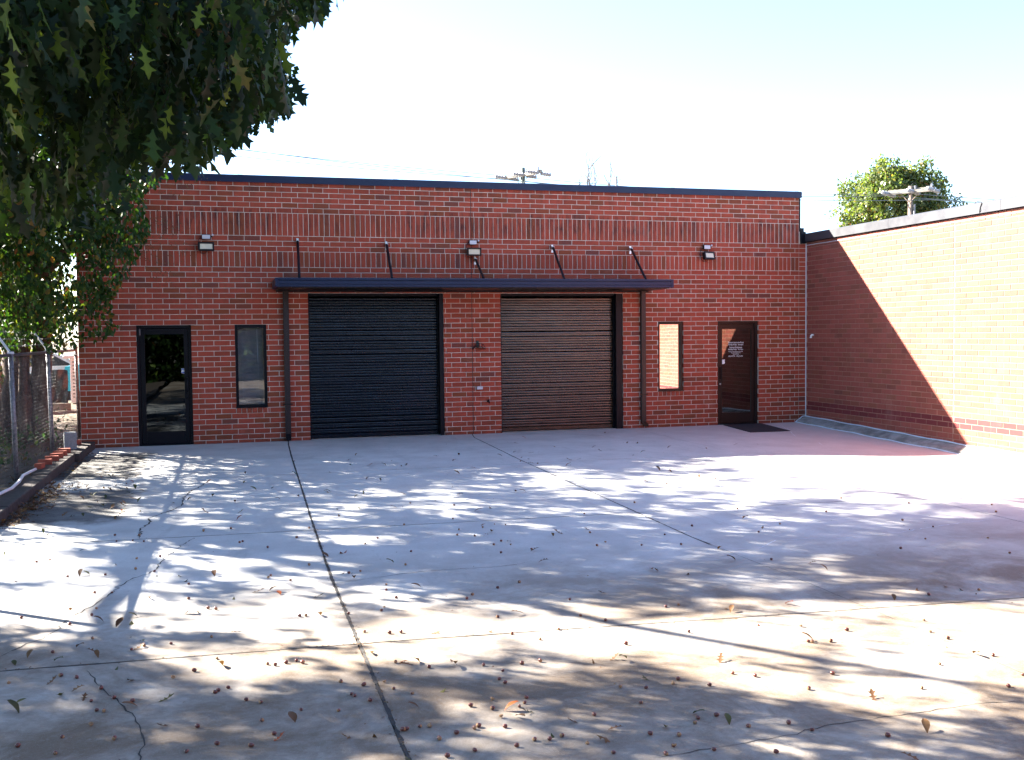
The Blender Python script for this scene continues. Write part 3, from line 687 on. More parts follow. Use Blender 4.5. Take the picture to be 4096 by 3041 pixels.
# ---- small wall fittings
e = empty('hose_hanger', (-7.665, 0, 1.85)); tag(e, 'dark metal garden hose hanger on the brick pier between roll-up doors', 'hose hanger')
b = MB(); arc = [(-.125+.25*i/12, -.02, -.085+.075*math.sin(PI*i/12)**.8) for i in range(13)]
for k in range(12):
    a, c = arc[k], arc[k+1]; b.add([(a[0],-.015,a[2]),(c[0],-.015,c[2]),(c[0],-.13,c[2]-.008),(a[0],-.13,a[2]-.008),(a[0],-.015,a[2]-.004),(c[0],-.015,c[2]-.004),(c[0],-.13,c[2]-.012),(a[0],-.13,a[2]-.012)], [(0,1,2,3),(7,6,5,4),(3,2,6,7),(0,4,5,1)])
b.build('cradle', M_black, e)
b = MB(); b.tube([(x_, -.13, h_) for x_, h_ in [(-.125,-.095),(-.10,-.02),(-.05,.02),(.02,.03),(.09,.01),(.125,-.05),(.13,-.09)]], .006, 6); b.tube([(.0, -.13, -.02), (0, -.13, .03)], .005, 5); b.tube([(-.07, -.13, -.03), (-.07, -.13, .01)], .005, 5); b.tube([(.07, -.13, -.03), (.08, -.13, .01)], .005, 5); b.build('guard', M_black, e)
b = MB(); b.box(-.025, .025, -.015, -.001, -.06, .085, .004); b.box(-.012, .012, -.05, -.015, .02, .08, .004); b.build('back_plate', simple('green_paint', (.02, .06, .055), .5), e)
e = empty('outlet_box', (-7.64, 0, .955)); tag(e, 'grey weatherproof outlet box on the brick pier between roll-up doors', 'outlet box')
MB().box(-.057, .057, -.045, -.001, -.035, .035, .005).build('box', M_galv, e)
b = MB(); b.box(-.062, .062, -.062, -.0455, -.028, .037, .006); b.lathe([(.006, -.004), (0, -.006)], (0, -.062, -.02), 6, 'y'); b.build('cover', M_sens, e)
e = empty('water_spigot', (-7.45, 0, .674)); tag(e, 'small dark wall spigot low on the brick pier beside the right roll-up door', 'spigot')
b = MB(); b.lathe([(.028, -.001), (.028, -.008), (.013, -.012), (.013, -.06)], (0, 0, 0), 10, 'y'); b.tube([(0, -.05, 0), (0, -.08, -.01), (0, -.095, -.04)], .012, 8); b.build('spout', M_black, e, True)
b = MB(); b.lathe([(.0, -.006), (.026, -.006), (.028, 0), (.026, .006), (0, .006)], (0, -.055, .035), 8, 'z'); b.tube([(0, -.055, .01), (0, -.055, .035)], .006, 6); b.build('valve_handle', M_black, e)
# ---- door mat
b = MB(); q = [(-2.09, -.06), (-1.18, -.06), (-1.54, -1.62), (-2.36, -1.43)]
q = [(-2.12, -.10), (-1.16, -.04), (-1.30, -1.52), (-2.26, -1.58)]
vs = [(a, c, zf(a, c)+.001) for a, c in q]+[(a, c, zf(a, c)+.012) for a, c in q]
ic = [(-1.64+(a+1.64)*.96, -.80+(c+.80)*.97, zf(a, c)+.015) for a, c in q]
b.add(vs+ic, [(0,1,5,4),(1,2,6,5),(2,3,7,6),(3,0,4,7),(4,5,9,8),(5,6,10,9),(6,7,11,10),(7,4,8,11),(8,9,10,11),(3,2,1,0)])
tag(b.build('door_mat', M_rubber), 'black rubber mat before the lettered glass door', 'mat')

# ------------------------------------------------------------------ right-hand building
rb = empty('side_building', (3, -6, 0)); tag(rb, 'lower brick building on the right, its long wall half in sun', 'building')
def Pr(o): o.location = Vector(o.location) - Vector(rb.location); return o
YEND = -24.0; SC0 = -.025-CH; SJ = -4.9; STOP = 4.10
sb_ = MB(); sm_ = MB(); cand = []
k = 0
while SC0+CH*k < STOP:
    z0 = SC0+CH*k; z1 = min(z0+CH, STOP)
    mar = k in (4, 5); y = -.05-.0*BL - (0 if k % 2 else BL/2) + BL
    while y > YEND:
        ya, yb = y-BL, y
        segs = [(ya, min(yb, -.012))]
        if ya < SJ < yb: segs = [(ya, SJ-.004), (SJ+.004, yb)]
        for a, c in segs:
            if c-a > .04: cand.append((a+MO/2, c-MO/2, z0+MO/2, z1-MO/2, mar))
        y -= BL
    k += 1
def shown2(b):
    x, y, d = px((0, (b[0]+b[1])/2, (b[2]+b[3])/2)); return (b[1]-b[0])*(b[3]-b[2])/d**3 if 0 < x < 2225 and b[2] > -.1 else 0
cs = [b for b in cand if b[1]-b[0] > .29 and b[3]-b[2] > .08]; cs.sort(key=lambda b: -shown2(b)); sing = set(cs[:298])
v, f = brick_faces(-BL/2+MO/2, BL/2-MO/2, -CH/2+MO/2, CH/2-MO/2)
vv = [(q[1], -q[0], q[2]) for q in v]
sme = MB().add(vv, f).mesh('brick', M_sbrick_o); mme = MB().add(vv, f).mesh('maroon_brick', M_mar_o)
for b in cand:
    pr = random.uniform(-.0012, .0018)
    if b in sing: obj('brick', mme if b[4] else sme, rb, (-pr-3, (b[0]+b[1])/2+6, (b[2]+b[3])/2))
    else:
        v, f = brick_faces(-b[1], -b[0], b[2], b[3], pr); (sm_ if b[4] else sb_).add([(q[1], -q[0], q[2]) for q in v], f)
o = sb_.build('brickwork', M_sbrick_s, rb); o['kind'] = 'stuff'; Pr(o)
o = sm_.build('maroon_brickwork', M_mar_s, rb); o['kind'] = 'stuff'; Pr(o)
Pr(MB().box(.005, .3, YEND-.005, .3, -.4, STOP).build('wall', M_mortar2, rb)); Pr(MB().box(.305, 14, YEND, 16, -.4, 3.9).build('rear_block', M_mortar2, rb))
Pr(MB().box(.0045, .0052, SJ-.004, SJ+.004, -.2, STOP).build('control_joint', M_mortar2, rb))
yy = .0; secs = [(-3.05, .0), (-6.1, -3.05), (-9.15, -6.1), (-12.2, -9.15), (-15.25, -12.2), (-18.3, -15.25), (-21.35, -18.3), (YEND-.02, -21.35)]
for y0, y1 in secs:
    b = MB(); pr = [(-.055, 4.072), (-.055, 4.245), (-.03, 4.262), (.34, 4.235), (.34, 4.07), (.30, 4.07), (.30, 4.20), (-.035, 4.225), (-.045, 4.072)]
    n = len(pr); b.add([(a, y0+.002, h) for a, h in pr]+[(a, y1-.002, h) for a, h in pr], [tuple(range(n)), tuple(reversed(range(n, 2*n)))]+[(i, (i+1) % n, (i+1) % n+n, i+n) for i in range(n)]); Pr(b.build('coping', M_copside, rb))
Pr(MB().box(-.035, .0, YEND, -.0, 4.055, 4.0715).build('drip_edge', M_black, rb))
Pr(MB().tube([(-.004, y_, 3.995+.0015*math.sin(y_*9)) for y_ in np.linspace(-.01, YEND, 90)], .0075, 6).build('sealant_line', M_caulk, rb))
Pr(MB().tube([(-.06, -5.62, 4.17), (-.063, -5.66, 4.235), (-.03, -5.60, 4.275), (.04, -5.45, 4.30), (.1, -5.3, 4.29)][::-1]+[(-.07, -5.62, 4.12), (-.05, -5.60, 4.07)], .008, 6).build('cable', M_rubber, rb))
# low concrete curb at the foot of the wall
cb_ = MB(); ns = 70; prof = [(-.265, -.05), (-.262, .035), (-.225, .085), (-.04, .150), (-.0005, .160), (-.0005, -.05)]
vs = []; fs = []
for i in range(ns+1):
    Y = -.02+(YEND+.02)*i/ns; wv = .008*math.sin(Y*3.1)+.005*math.sin(Y*8.7)
    for a, h in prof: vs.append((a+(wv if a < -.05 else 0), Y, zf(-.25, Y)+h*(1+(.0 if h < 0 else .0)) - (.0 if h < 0 else .03)))
n = len(prof)
for i in range(ns):
    for k in range(n-1): fs.append((i*n+k, (i+1)*n+k, (i+1)*n+k+1, i*n+k+1))
fs.append(tuple(range(n)))
curb = cb_.add(vs, fs).build('curb', M_curb, None); tag(curb, kind='structure')
for (a, h, nm) in ((-.272, .010, 'sealant_line'), (-.012, .137, 'sealant_line')):
    MB().tube([(a+.012*math.sin(y_*2.3)*(1 if a < -.1 else 0), y_, zf(-.25, y_)+h+.006*math.sin(y_*5)) for y_ in np.linspace(-.02 if a < -.1 else -.01, -12, 110)], [.011+.004*random.random() for _ in range(110)], 6).build(nm, M_caulk, curb)
MB().tube([(-.012, -.012, .14), (-.10, -.012, .13), (-.20, -.015, .06), (-.285, -.02, .008)], .011, 6).build('sealant_line', M_caulk, curb)
e = empty('pvc_elbow', (0, -.307, 1.95)); tag(e, 'small white PVC elbow pipe sticking out of the right wall', 'pipe')
b = MB(); b.tube([(.0, 0, .02), (-.05, 0, .022), (-.068, 0, .008), (-.07, 0, -.04)], .020, 10); b.build('pipe', M_pvc, e, True)
b = MB(); b.tube([(-.07, 0, -.02), (-.07, 0, -.045)], .025, 10); b.tube([(-.028, 0, .021), (-.052, 0, .021)], .025, 10); b.build('collar', M_pvc, e)

# ------------------------------------------------------------------ kerb and litter on the left
tk = MB()
yk = -24.0
e = empty('timber_kerb', (-15.25, -4, 0)); tag(e, 'dark weathered timber kerb under the chain-link fence', 'kerb')
ys = [.55, -.55, -2.2, -4.75, -7.6, -10.2, -12.8, -15.4, -18, -20.6]
for i in range(len(ys)-1):
    b = MB(); dx = random.uniform(-.015, .015); b.box(-15.40+dx, -15.16+dx, ys[i+1]+.008, ys[i]-.008, -.1, .125+random.uniform(-.008, .008), .012)
    if i == 0: b = MB(); b.box(-15.62, -15.345, ys[1]+.008, .5, -.1, .12, .012)
    if i == 1: b = MB(); b.box(-15.42, -15.08, ys[2]+.008, -.06, -.1, .135, .014)
    if i < 1: continue
    o = b.build('timber', M_timber, e); o.location = (15.25, 4, 0)
def rbrick(b, x, y, z, rz, s=(.19, .09, .06)):
    M_ = Matrix.Translation((x, y, z)) @ Matrix.Rotation(rz, 4, 'Z') @ Matrix.Rotation(random.uniform(-.05, .05), 4, 'X'); t = MB(); t.box(-s[0]/2, s[0]/2, -s[1]/2, s[1]/2, 0, s[2], .005); b.add([(M_ @ Vector(q))[:] for q in t.V], t.F)
M_lb = simple('loose_red_brick', (.30, .07, .04), .85, var=.35, sc_=14, bump=.5)
posn = [(-15.40, -4.02, 1.45, 'nearest the white hose'), (-15.40, -3.55, .15, 'second from the white hose'), (-15.37, -3.10, .05, 'third from the white hose'), (-15.36, -2.72, .1, 'fourth from the white hose, paint-stained'), (-15.36, -2.33, -.1, 'fifth from the white hose'), (-15.35, -1.98, .08, 'next to the concrete block, near side'), (-15.37, -.55, .5, 'beyond the concrete block')]
for x, y, r, w_ in posn:
    b = MB(); rbrick(b, 0, 0, 0, r+.0, (.2, .10, .085)); b2 = b.build('loose_brick', M_lb); b2.location = (x, y, .128); tag(b2, 'loose red brick on the kerb, '+w_, 'brick', 'loose bricks on the kerb')
b = MB(); b.box(-.10, .10, -.10, .10, 0, .30, .008); t = b.build('concrete_block', M_block); t.location = (-15.34, -1.34, .13); t.rotation_euler = (0, 0, .2); tag(t, 'grey concrete block standing on end on the timber kerb', 'concrete block')
b = MB(); hp = [(-15.42, -4.25, .15), (-15.43, -4.7, .16), (-15.44, -5.1, .17), (-15.40, -5.6, .15), (-15.38, -6.2, .145), (-15.44, -6.9, .15), (-15.41, -7.6, .15), (-15.40, -8.6, .15)]
cc = []
for i in range(len(hp)-1):
    for k in range(4): cc.append(tuple(np.array(hp[i])*(1-k/4)+np.array(hp[i+1])*(k/4)))
tag(b.tube(cc, .021, 8).build('hose', M_pvc, smooth=True), 'white hose lying along the timber kerb', 'hose')

# ------------------------------------------------------------------ chain-link fence
fn = empty('chain_link_fence', (-15.6, -5, 0)); tag(fn, 'galvanised chain-link fence with angled barbed-wire arms, left of the yard', 'fence')
def Pf(o): o.location = Vector(o.location) - Vector(fn.location); return o
FX = -15.62; posts = [1.78, -1.58, -4.72, -7.9, -11.1, -14.3, -17.5]
for i, y in enumerate(posts):
    b = MB(); b.tube([(FX+.03, y, -.05), (FX, y, 1.86)], .034, 10); b.tube([(FX, y, 1.86), (FX, y, 1.90)], .038, 10); P = Pf(b.build('post', M_galv, fn, True))
    b = MB()
    if i > 0:
        d = Vector((-.27, .26, .34)) if i < 3 else Vector((-.27, .1, .34)); a = Vector((FX, y, 1.87)); b.tube([a, a+d*.97], .017, 6); b.box(FX-.04, FX+.04, y-.04, y+.04, 1.855, 1.89, .004)
        for t in (.3, .6, .92): b.lathe([(.012, -.01), (.012, .01)], tuple(a+d*t), 6, 'z')
        o = b.build('barb_arm', M_sens, P); o.location = (0, 0, 0)
for t, z_ in ((0, 1.84),):
    Pf(MB().tube([(FX, -17.5, z_), (FX, -11, z_+.005), (FX, -4.7, z_), (FX, 1.8, z_-.01)], .024, 8).build('top_rail', M_rail, fn, True))
b = MB()
for t in (.3, .6, .92):
    pts = []
    for y in np.linspace(-17.5, 1.6, 60): pts.append((FX-.27*t, y+.2*t, 1.87+.34*t-.015*math.sin((y+17.5)/3.2*PI)**2))
    b.tube(pts, .0022, 4)
    for y in np.arange(-17.3, 1.6, .13): q = Vector((FX-.27*t, y+.2*t, 1.865+.34*t)); b.tube([q+Vector((-.015, 0, -.015)), q+Vector((.015, .004, .015))], .0014, 3); b.tube([q+Vector((.015, 0, -.015)), q+Vector((-.015, .004, .015))], .0014, 3)
o = Pf(b.build('barbed_wire', M_wire, fn)); o['kind'] = 'stuff'
# woven mesh: zig-zag wires
V = []; I = []; T = []; cell = .056; nz = int(1.72/cell*2); r = .0014
nw = int((1.78+17.5)/cell)
zz = .10 + np.arange(nz+1)*cell/2
for w_ in range(nw):
    y0 = -17.5+w_*cell; side = np.arange(nz+1) % 2; ycl = y0+np.where(side == 0, -.5, .5)*cell
    xc = FX+.036+np.where(side == 0, .002, -.002)+.012*np.sin(ycl*1.3+zz*2)
    base = len(V)
    for k in range(nz+1):
        for a in range(3): V.append((xc[k]+r*math.cos(a*2.094), ycl[k]+r*math.sin(a*2.094), zz[k]))
    for k in range(nz):
        for a in range(3): I += [base+k*3+a, base+k*3+(a+1) % 3, base+(k+1)*3+(a+1) % 3, base+(k+1)*3+a]; T.append(4)
me = mesh_np('chain_mesh', V, T, I, [M_wire]); o = Pf(obj('chain_mesh', me, fn)); o['kind'] = 'stuff'

# ------------------------------------------------------------------ leaf templates
def template(out, mid=True, fold=.12, curl=.0):
    V = []; F = []
    for x, h in out:
        z0 = -curl*x*x
        if mid: V += [(x, -h, fold*h+z0), (x, 0, z0), (x, h, fold*h+z0)]
        else: V += [(x, -h, z0), (x, h, z0)]
    s = 3 if mid else 2
    for i in range(len(out)-1):
        for k in range(s-1): F.append((i*s+k, (i+1)*s+k, (i+1)*s+k+1, i*s+k+1))
    return np.array(V, float), F
OAKN = [(0,.010),(.10,.04),(.17,.08),(.23,.17),(.26,.08),(.33,.05),(.40,.08),(.48,.27),(.52,.12),(.58,.06),(.66,.10),(.77,.24),(.80,.10),(.88,.07),(1.0,.008)]
T_oakn = template(OAKN, True, .25, .18); T_oakf = template([(0,.02),(.2,.22),(.3,.12),(.5,.38),(.62,.14),(.78,.30),(1,.02)], False, 0, .1)
T_oval = template([(0,.03),(.2,.22),(.5,.30),(.8,.2),(1,.02)], True, .25, .2); T_ovalf = template([(0,.04),(.35,.28),(.7,.24),(1,.02)], False, 0, .15)
def frames(d, nrm):
    d = d/np.linalg.norm(d, axis=1, keepdims=True); s = np.cross(nrm, d); s /= np.linalg.norm(s, axis=1, keepdims=True)+1e-9; n = np.cross(d, s); return np.stack([d, s, n], axis=2)
def scatter(name, tmpl, P, D, Nn, S, mat, parent=None, smooth=False):
    V, F = tmpl; R = frames(D, Nn); nv = len(V); N = len(P)
    W = np.einsum('nij,vj->nvi', R, V)*S[:, None, None]+P[:, None, :]
    idx = np.concatenate([np.array(q) for q in F]); tot = np.array([len(q) for q in F])
    I = (idx[None, :]+(np.arange(N)*nv)[:, None]).ravel(); Tt = np.tile(tot, N)
    return mesh_np(name, W.reshape(-1, 3), Tt, I, [mat], smooth=smooth)
def clumps(centers, n, rad, droop=.5, flat=.7, sz=(.10, .16)):
    C = np.repeat(centers, n, axis=0); N = len(C); rr = np.repeat(np.broadcast_to(rad, (len(centers),)), n)
    off = rng.normal(0, .5, (N, 3))*rr[:, None]; off[:, 2] *= flat
    D = rng.normal(0, 1, (N, 3)); D[:, 2] -= droop*1.5; Nn = rng.normal(0, .6, (N, 3)); Nn[:, 2] += 1
    return C+off, D, Nn, rng.uniform(*sz, N)

# ------------------------------------------------------------------ the big oak at the left
SILV = [(-5000,-9000),(900,-9000),(760,-60),(735,0),(690,25),(640,60),(612,120),(648,190),(655,225),(620,235),(598,250),(560,270),(520,295),(475,335),(435,358),(370,368),(300,380),(255,460),(200,510),(100,560),(-5000,600)]
def allowed(P, poly, frame_ok=True):
    d = P-CAMP; z = d @ CF; zz_ = np.where(np.abs(z) < .2, .2, z)
    x = (2048+FPX*(d @ CR)/zz_)/1.841; y = (1520.5-FPX*(d @ CU)/zz_)/1.841
    out = (z < .2) | (x < -30) | (x > 2255) | (y < -45) | (y > 1700)
    return out | inpoly(x, y, poly), x, y, z
SH_X = [0, 280, 560, 840, 1110, 1400, 1670, 1950, 2225]
SH_Y = [1000, 1040, 1090, 1140, 1200, 1260, 1310, 1370, 1430, 1500, 1560, 1640]
SH = np.array([[.6,.55,.85,.9,.9,.9,.3,0,0],[.7,.6,.65,.5,.5,.5,.4,.03,0],[.7,.6,.7,.65,.7,.65,.6,.55,.7],[.45,.6,.72,.75,.78,.72,.65,.75,.9],
 [.3,.5,.6,.72,.80,.74,.65,.78,.9],[.3,.45,.5,.6,.7,.6,.5,.5,.7],[.1,.25,.4,.25,.3,.3,.1,0,0],[.75,.65,.5,.1,.1,0,0,0,0],
 [.8,.75,.1,.2,.5,.2,0,0,0],[.8,.65,.65,.75,.55,.55,.23,.05,.1],[.8,.8,.8,.7,.5,.6,.6,.35,.2],[.8,.7,.65,.6,.45,.5,.5,.45,.45]])
SUNV = np.array(SUN[:])
def shade(G):
    d = G-CAMP; z = d @ CF; x = (2048+FPX*(d @ CR)/z)/1.841; y = (1520.5-FPX*(d @ CU)/z)/1.841
    y = y-12
    ix = np.interp(x, SH_X, range(9)); iy = np.interp(y, SH_Y, range(12)); i0 = np.minimum(ix.astype(int), 7); j0 = np.minimum(iy.astype(int), 10); fx = ix-i0; fy = iy-j0
    v_ = SH[j0, i0]*(1-fx)*(1-fy)+SH[j0, i0+1]*fx*(1-fy)+SH[j0+1, i0]*(1-fx)*fy+SH[j0+1, i0+1]*fx*fy
    oob = (z < 1) | (x < -150) | (x > 2500) | (y > 1900)
    v_ = np.where(oob, .55, v_); return np.where((G[:, 0] < -15.25) & (G[:, 1] > -9.5), .93, v_)
oak = empty('oak_tree', (-20.2, -2.6, 0)); tag(oak, 'large oak overhanging the yard from the left, lobed leaves filling the upper corner', 'tree')
def Po(o): o.location = Vector(o.location) - Vector(oak.location); return o
cent = []
tries = 0
need = 5900; tot_ = 0
while tot_ < need and tries < 60:
    tries += 1
    G = np.column_stack([rng.uniform(-20, 1.0, 5000), rng.uniform(-21, 3.5, 5000), np.zeros(5000)])
    G = G[(G[:, 1] < -4) | (G[:, 0] < -15.3)]
    h = rng.uniform(3.4, 15.5, len(G)); P = G+SUNV[None, :]*(h/SUNV[2])[:, None]
    D_ = shade(G); tau = -np.log(1-np.clip(D_, 0, .96)); tau = np.where(D_ < .22, 0, tau); 
    keep = rng.uniform(0, 3.2, len(G)) < tau**1.3
    ok, x, y, z = allowed(P, SILV)
    hd = np.hypot(P[:, 0]+19.6, P[:, 1]+4.0); hd = np.where(G[:, 0] < -15.2, hd*.72, hd); crown = (hd < 11.0) & (((hd/11.0)**2+((P[:, 2]-8.5)/7.2)**2) < 1.0)
    clear = (P[:, 0] < -15.9) | (P[:, 1] < -.6) | (P[:, 2] > 6.2)
    P = P[keep & ok & crown & clear]; P = P[:max(0, need-tot_)]; cent.append(P); tot_ += len(P)
cent = np.concatenate(cent)
rad = rng.uniform(.16, .36, len(cent))
lp = clumps(cent, 21, rad, .6, .7, (.12, .19))
ok, x, y, z = allowed(lp[0], SILV)
keepm = ok & ((z > 3) | (z < 0)) & ((lp[0][:, 0] < -15.7) | (lp[0][:, 1] < -.3) | (lp[0][:, 2] > 5.6))
Pl, Dl_, Nl, Sl = [a[keepm] for a in lp]
# near drooping sprays that fill the upper-left corner
SILN = [(-400,-200),(750,-200),(745,-20),(690,20),(650,45),(620,80),(605,130),(640,185),(648,215),(600,235),(560,255),(520,290),(475,325),(415,343),(330,362),(225,395),(180,460),(60,500),(-400,500)]
sp = []; 
while len(sp) < 900:
    u = rng.uniform(-150, 760); v_ = rng.uniform(-160, 440); dd = rng.uniform(4.8, 12.5)
    if u < 120 and v_ < 120: dd = rng.uniform(4.0, 7)
    if not inpoly(np.array([u+14]), np.array([v_+18]), SILN)[0]: continue
    d = CF*FPX+CR*(u*1.841-2048)-CU*(v_*1.841-1520.5); P = CAMP+d/FPX*dd
    if P[2] < 2.6 or P[0] > -9.5: continue
    G = P-SUNV*(P[2]/SUNV[2])
    if shade(G[None, :])[0] < .33 and rng.uniform() < .93: continue
    sp.append(P)
sp = np.array(sp)
lpn = clumps(sp, 12, .24, 2.2, 1.0, (.13, .21))
ok, x, y, z = allowed(lpn[0]-np.array([0, 0, .06]), SILN); ok2 = ok & (lpn[0][:, 2] > 2.3)
Pn, Dn, Nn_, Sn = [a[ok2] for a in lpn]
Nn_ = Nn_+rng.normal(0, .8, Nn_.shape)
dist = np.linalg.norm(Pn-CAMP, axis=1); _, x, y, z = allowed(Pn, SILN); inf = (x > 0) & (x < 800) & (y > -10) & (y < 520)
order = np.argsort(np.where(inf, dist/Sn, 1e9)); pick = order[:280]; rest = order[280:]
R = frames(Dn, Nn_)
lme = mesh_np('leaf', T_oakn[0], [4]*len(T_oakn[1]), np.concatenate([np.array(q) for q in T_oakn[1]]), [M_oak_o])
for i in pick:
    o = bpy.data.objects.new('leaf', lme); Mx = Matrix(R[i].tolist()).to_4x4() @ Matrix.Diagonal((Sn[i], Sn[i], Sn[i], 1)); Mx.translation = Vector(Pn[i])-Vector(oak.location)
    link(o, oak); o.matrix_local = Mx
o = obj('near_foliage', scatter('near_foliage', T_oakn, Pn[rest], Dn[rest], Nn_[rest], Sn[rest], M_oak), oak); o['kind'] = 'stuff'; Po(o)
o = obj('crown', scatter('crown', T_oakf, Pl, Dl_, Nl, Sl, M_oak), oak); o['kind'] = 'stuff'; Po(o)
# trunk and limbs
b = MB(); b.tube([(-20.2, -2.6, -.1), (-20.15, -2.65, 1.2), (-20.0, -2.9, 3.0), (-19.8, -3.6, 5.0), (-19.5, -4.3, 7.0), (-19.9, -4.2, 9.0)], [.62, .46, .42, .36, .20, .05], 12)
Po(b.build('trunk', M_barkg, oak, True))
def limb(a, c, r0, r1, sag=0.0, n=6, seed=0):
    rr = random.Random(seed); a = Vector(a); c = Vector(c); pts = []; rs = []
    for i in range(n+1):
        t = i/n; p = a.lerp(c, t); p.z += sag*math.sin(PI*t); L = (c-a).length
        if 0 < i < n: p += Vector((rr.uniform(-1, 1), rr.uniform(-1, 1), rr.uniform(-1, 1)))*L*.035
        pts.append(p); rs.append(r0*(1-t)+r1*t)
    return pts, rs
lim = [((-19.9,-3.3,4.2), (-15.0,-11.0,5.8)), ((-19.5,-4.8,5.5), (-14.0,-3.0,8.5)), ((-19.5,-4.6,6.5), (-15.5,2.0,10)), ((-19.5,-4.7,5.0), (-24,-8,8)), ((-19.4,-4.5,8.5), (-16.5,-3.5,11)), ((-19.5,-4.5,7), (-24,0,10)), ((-19.4,-4.4,9), (-18,1,13))]
for i, (a, c) in enumerate(lim):
    pts, rs = limb(a, c, .13, .022, .5, 8, i); b = MB(); b.tube(pts, rs, 8)
    for k in range(3, 9):
        for s in range(2):
            q = pts[k]; e_ = q+Vector((random.uniform(-1.6, 1.6), random.uniform(-1.6, 1.6), random.uniform(-.4, 1.2))); p2, r2 = limb(q, e_, .035, .008, .1, 4, i*50+k*2+s); b.tube(p2, r2, 5)
    # keep only wood that does not show against the open sky
    PV = np.array(b.V); ok, *_ = allowed(PV, SILV); 
    Fk = [f for f in b.F if all(ok[j] for j in f)]; b.F = Fk; b.M = [0]*len(Fk)
    Po(b.build('branch', M_barkg, oak, True))
# thin twigs through the near sprays
b = MB(); hub = [(-15.0,-11.5,5.6), (-14.2,-12.5,5.4), (-13.6,-13.2,5.0)]
sel = rng.choice(len(sp), 110, replace=False)
for i in sel:
    q = sp[i]; a = q+np.array([rng.uniform(-1.1, -.3), rng.uniform(-.5, .5), rng.uniform(.2, .7)]); pts, rs = limb(a, q, .010, .003, .05, 5, int(i)); b.tube(pts, rs, 5)
PV = np.array(b.V); ok, *_ = allowed(PV, SILN); b.F = [f for f in b.F if all(ok[j] for j in f)]; b.M = [0]*len(b.F)
o = b.build('twig', M_bark, oak); o['kind'] = 'stuff'; Po(o)

# ------------------------------------------------------------------ crape myrtle by the building corner
SILM = [(-3000,330),(300,372),(380,366),(400,378),(350,392),(318,420),(318,470),(325,500),(312,540),(290,570),(275,600),(255,630),(238,655),(250,680),(272,700),(238,728),(206,745),(200,792),(188,788),(176,742),(160,752),(120,768),(60,752),(40,790),(-3000,900)]
myr = empty('crape_myrtle', (-16.4, 1.3, 0)); tag(myr, 'multi-stemmed crape myrtle with seed heads behind the fence at the building corner', 'tree')
def Pm(o): o.location = Vector(o.location) - Vector(myr.location); return o
for i, (pts, rs) in enumerate([([(-16.64,1.3,-.05),(-16.66,1.28,1.0),(-16.6,1.2,2.2),(-16.3,.6,3.4),(-15.6,-.2,4.6)], [.29,.26,.21,.14,.04]), ([(-16.28,1.35,-.05),(-16.22,1.36,.9),(-16.16,1.3,2.1),(-15.9,.4,3.3),(-14.9,-.8,4.4)], [.21,.19,.16,.10,.03]),
                               ([(-16.9,1.0,-.05),(-17.0,.9,1.1),(-17.1,.7,2.4),(-17.2,0,4.2)], [.12,.11,.09,.04]), ([(-16.5,1.1,-.05),(-16.45,.8,1.0),(-16.3,.0,2.4),(-15.7,-1.2,3.6)], [.08,.07,.06,.03])]):
    b = MB(); P2 = []; R2 = []
    for k in range(len(pts)-1):
        for t in range(4):
            u = t/4; q = np.array(pts[k])*(1-u)+np.array(pts[k+1])*u; P2.append(tuple(q+rng.normal(0, .012, 3))); R2.append((rs[k]*(1-u)+rs[k+1]*u)*random.uniform(.9, 1.12))
    P2.append(pts[-1]); R2.append(rs[-1]); Pm(b.tube(P2, R2, 12).build('trunk', M_bark, myr, True))
cm = []
while len(cm) < 720:
    P = np.array([rng.uniform(-19.5, -13.2), rng.uniform(-3.2, 2.8), rng.uniform(1.9, 6.0)])
    if P[0] > -15.6 and P[1] > -.35: continue
    u, v_, zz_ = px(P)
    if u < -120 or not inpoly(np.array([u]), np.array([v_]), SILM)[0]: continue
    if P[2] < 2.6 and rng.uniform() > .55: continue
    cm.append(P)
cm = np.array(cm); lm = clumps(cm, 22, .24, 1.1, 1.0, (.07, .12)); ok, x, y, z = allowed(lm[0], SILM); ok &= ((lm[0][:, 0] < -15.45) | (lm[0][:, 1] < -.08))
Pq, Dq, Nq, Sq = [a[ok] for a in lm]; Nq = Nq+rng.normal(0, .7, Nq.shape)
_, x, y, z = allowed(Pq, SILM); infr = (x > 0) & (y > 380) & (y < 800); sc_ = np.where(infr, z/Sq, 1e9); order = np.argsort(sc_); pk = order[:150]; rest = order[150:]
lme2 = mesh_np('leaf', T_oval[0], [4]*len(T_oval[1]), np.concatenate([np.array(q) for q in T_oval[1]]), [leafmat('myrtle_leaf_single', [(0, (.015, .04, .014)), (.5, (.03, .07, .02)), (.85, (.08, .12, .02)), (1, (.2, .07, .02))], .35, per_object=True)])
R = frames(Dq, Nq)
for i in pk:
    o = bpy.data.objects.new('leaf', lme2); Mx = Matrix(R[i].tolist()).to_4x4() @ Matrix.Diagonal((Sq[i], Sq[i], Sq[i], 1)); Mx.translation = Vector(Pq[i])-Vector(myr.location); link(o, myr); o.matrix_local = Mx
o = obj('crown', scatter('crown', T_oval, Pq[rest], Dq[rest], Nq[rest], Sq[rest], M_myr), myr); o['kind'] = 'stuff'; Pm(o)
b = MB()
for i in range(150):
    c = cm[rng.integers(len(cm))]; 
    a = np.array([-16.3, .5, 2.6])+rng.normal(0, .25, 3); pts, rs = limb(a, c, .010, .003, .2, 6, i); 
    if np.linalg.norm(c-a) < 2.6: b.tube(pts, rs, 4)
PV = np.array(b.V); ok, *_ = allowed(PV, SILM); b.F = [f for f in b.F if all(ok[j] for j in f)]; b.M = [0]*len(b.F)
o = b.build('twig', M_bark, myr); o['kind'] = 'stuff'; Pm(o)
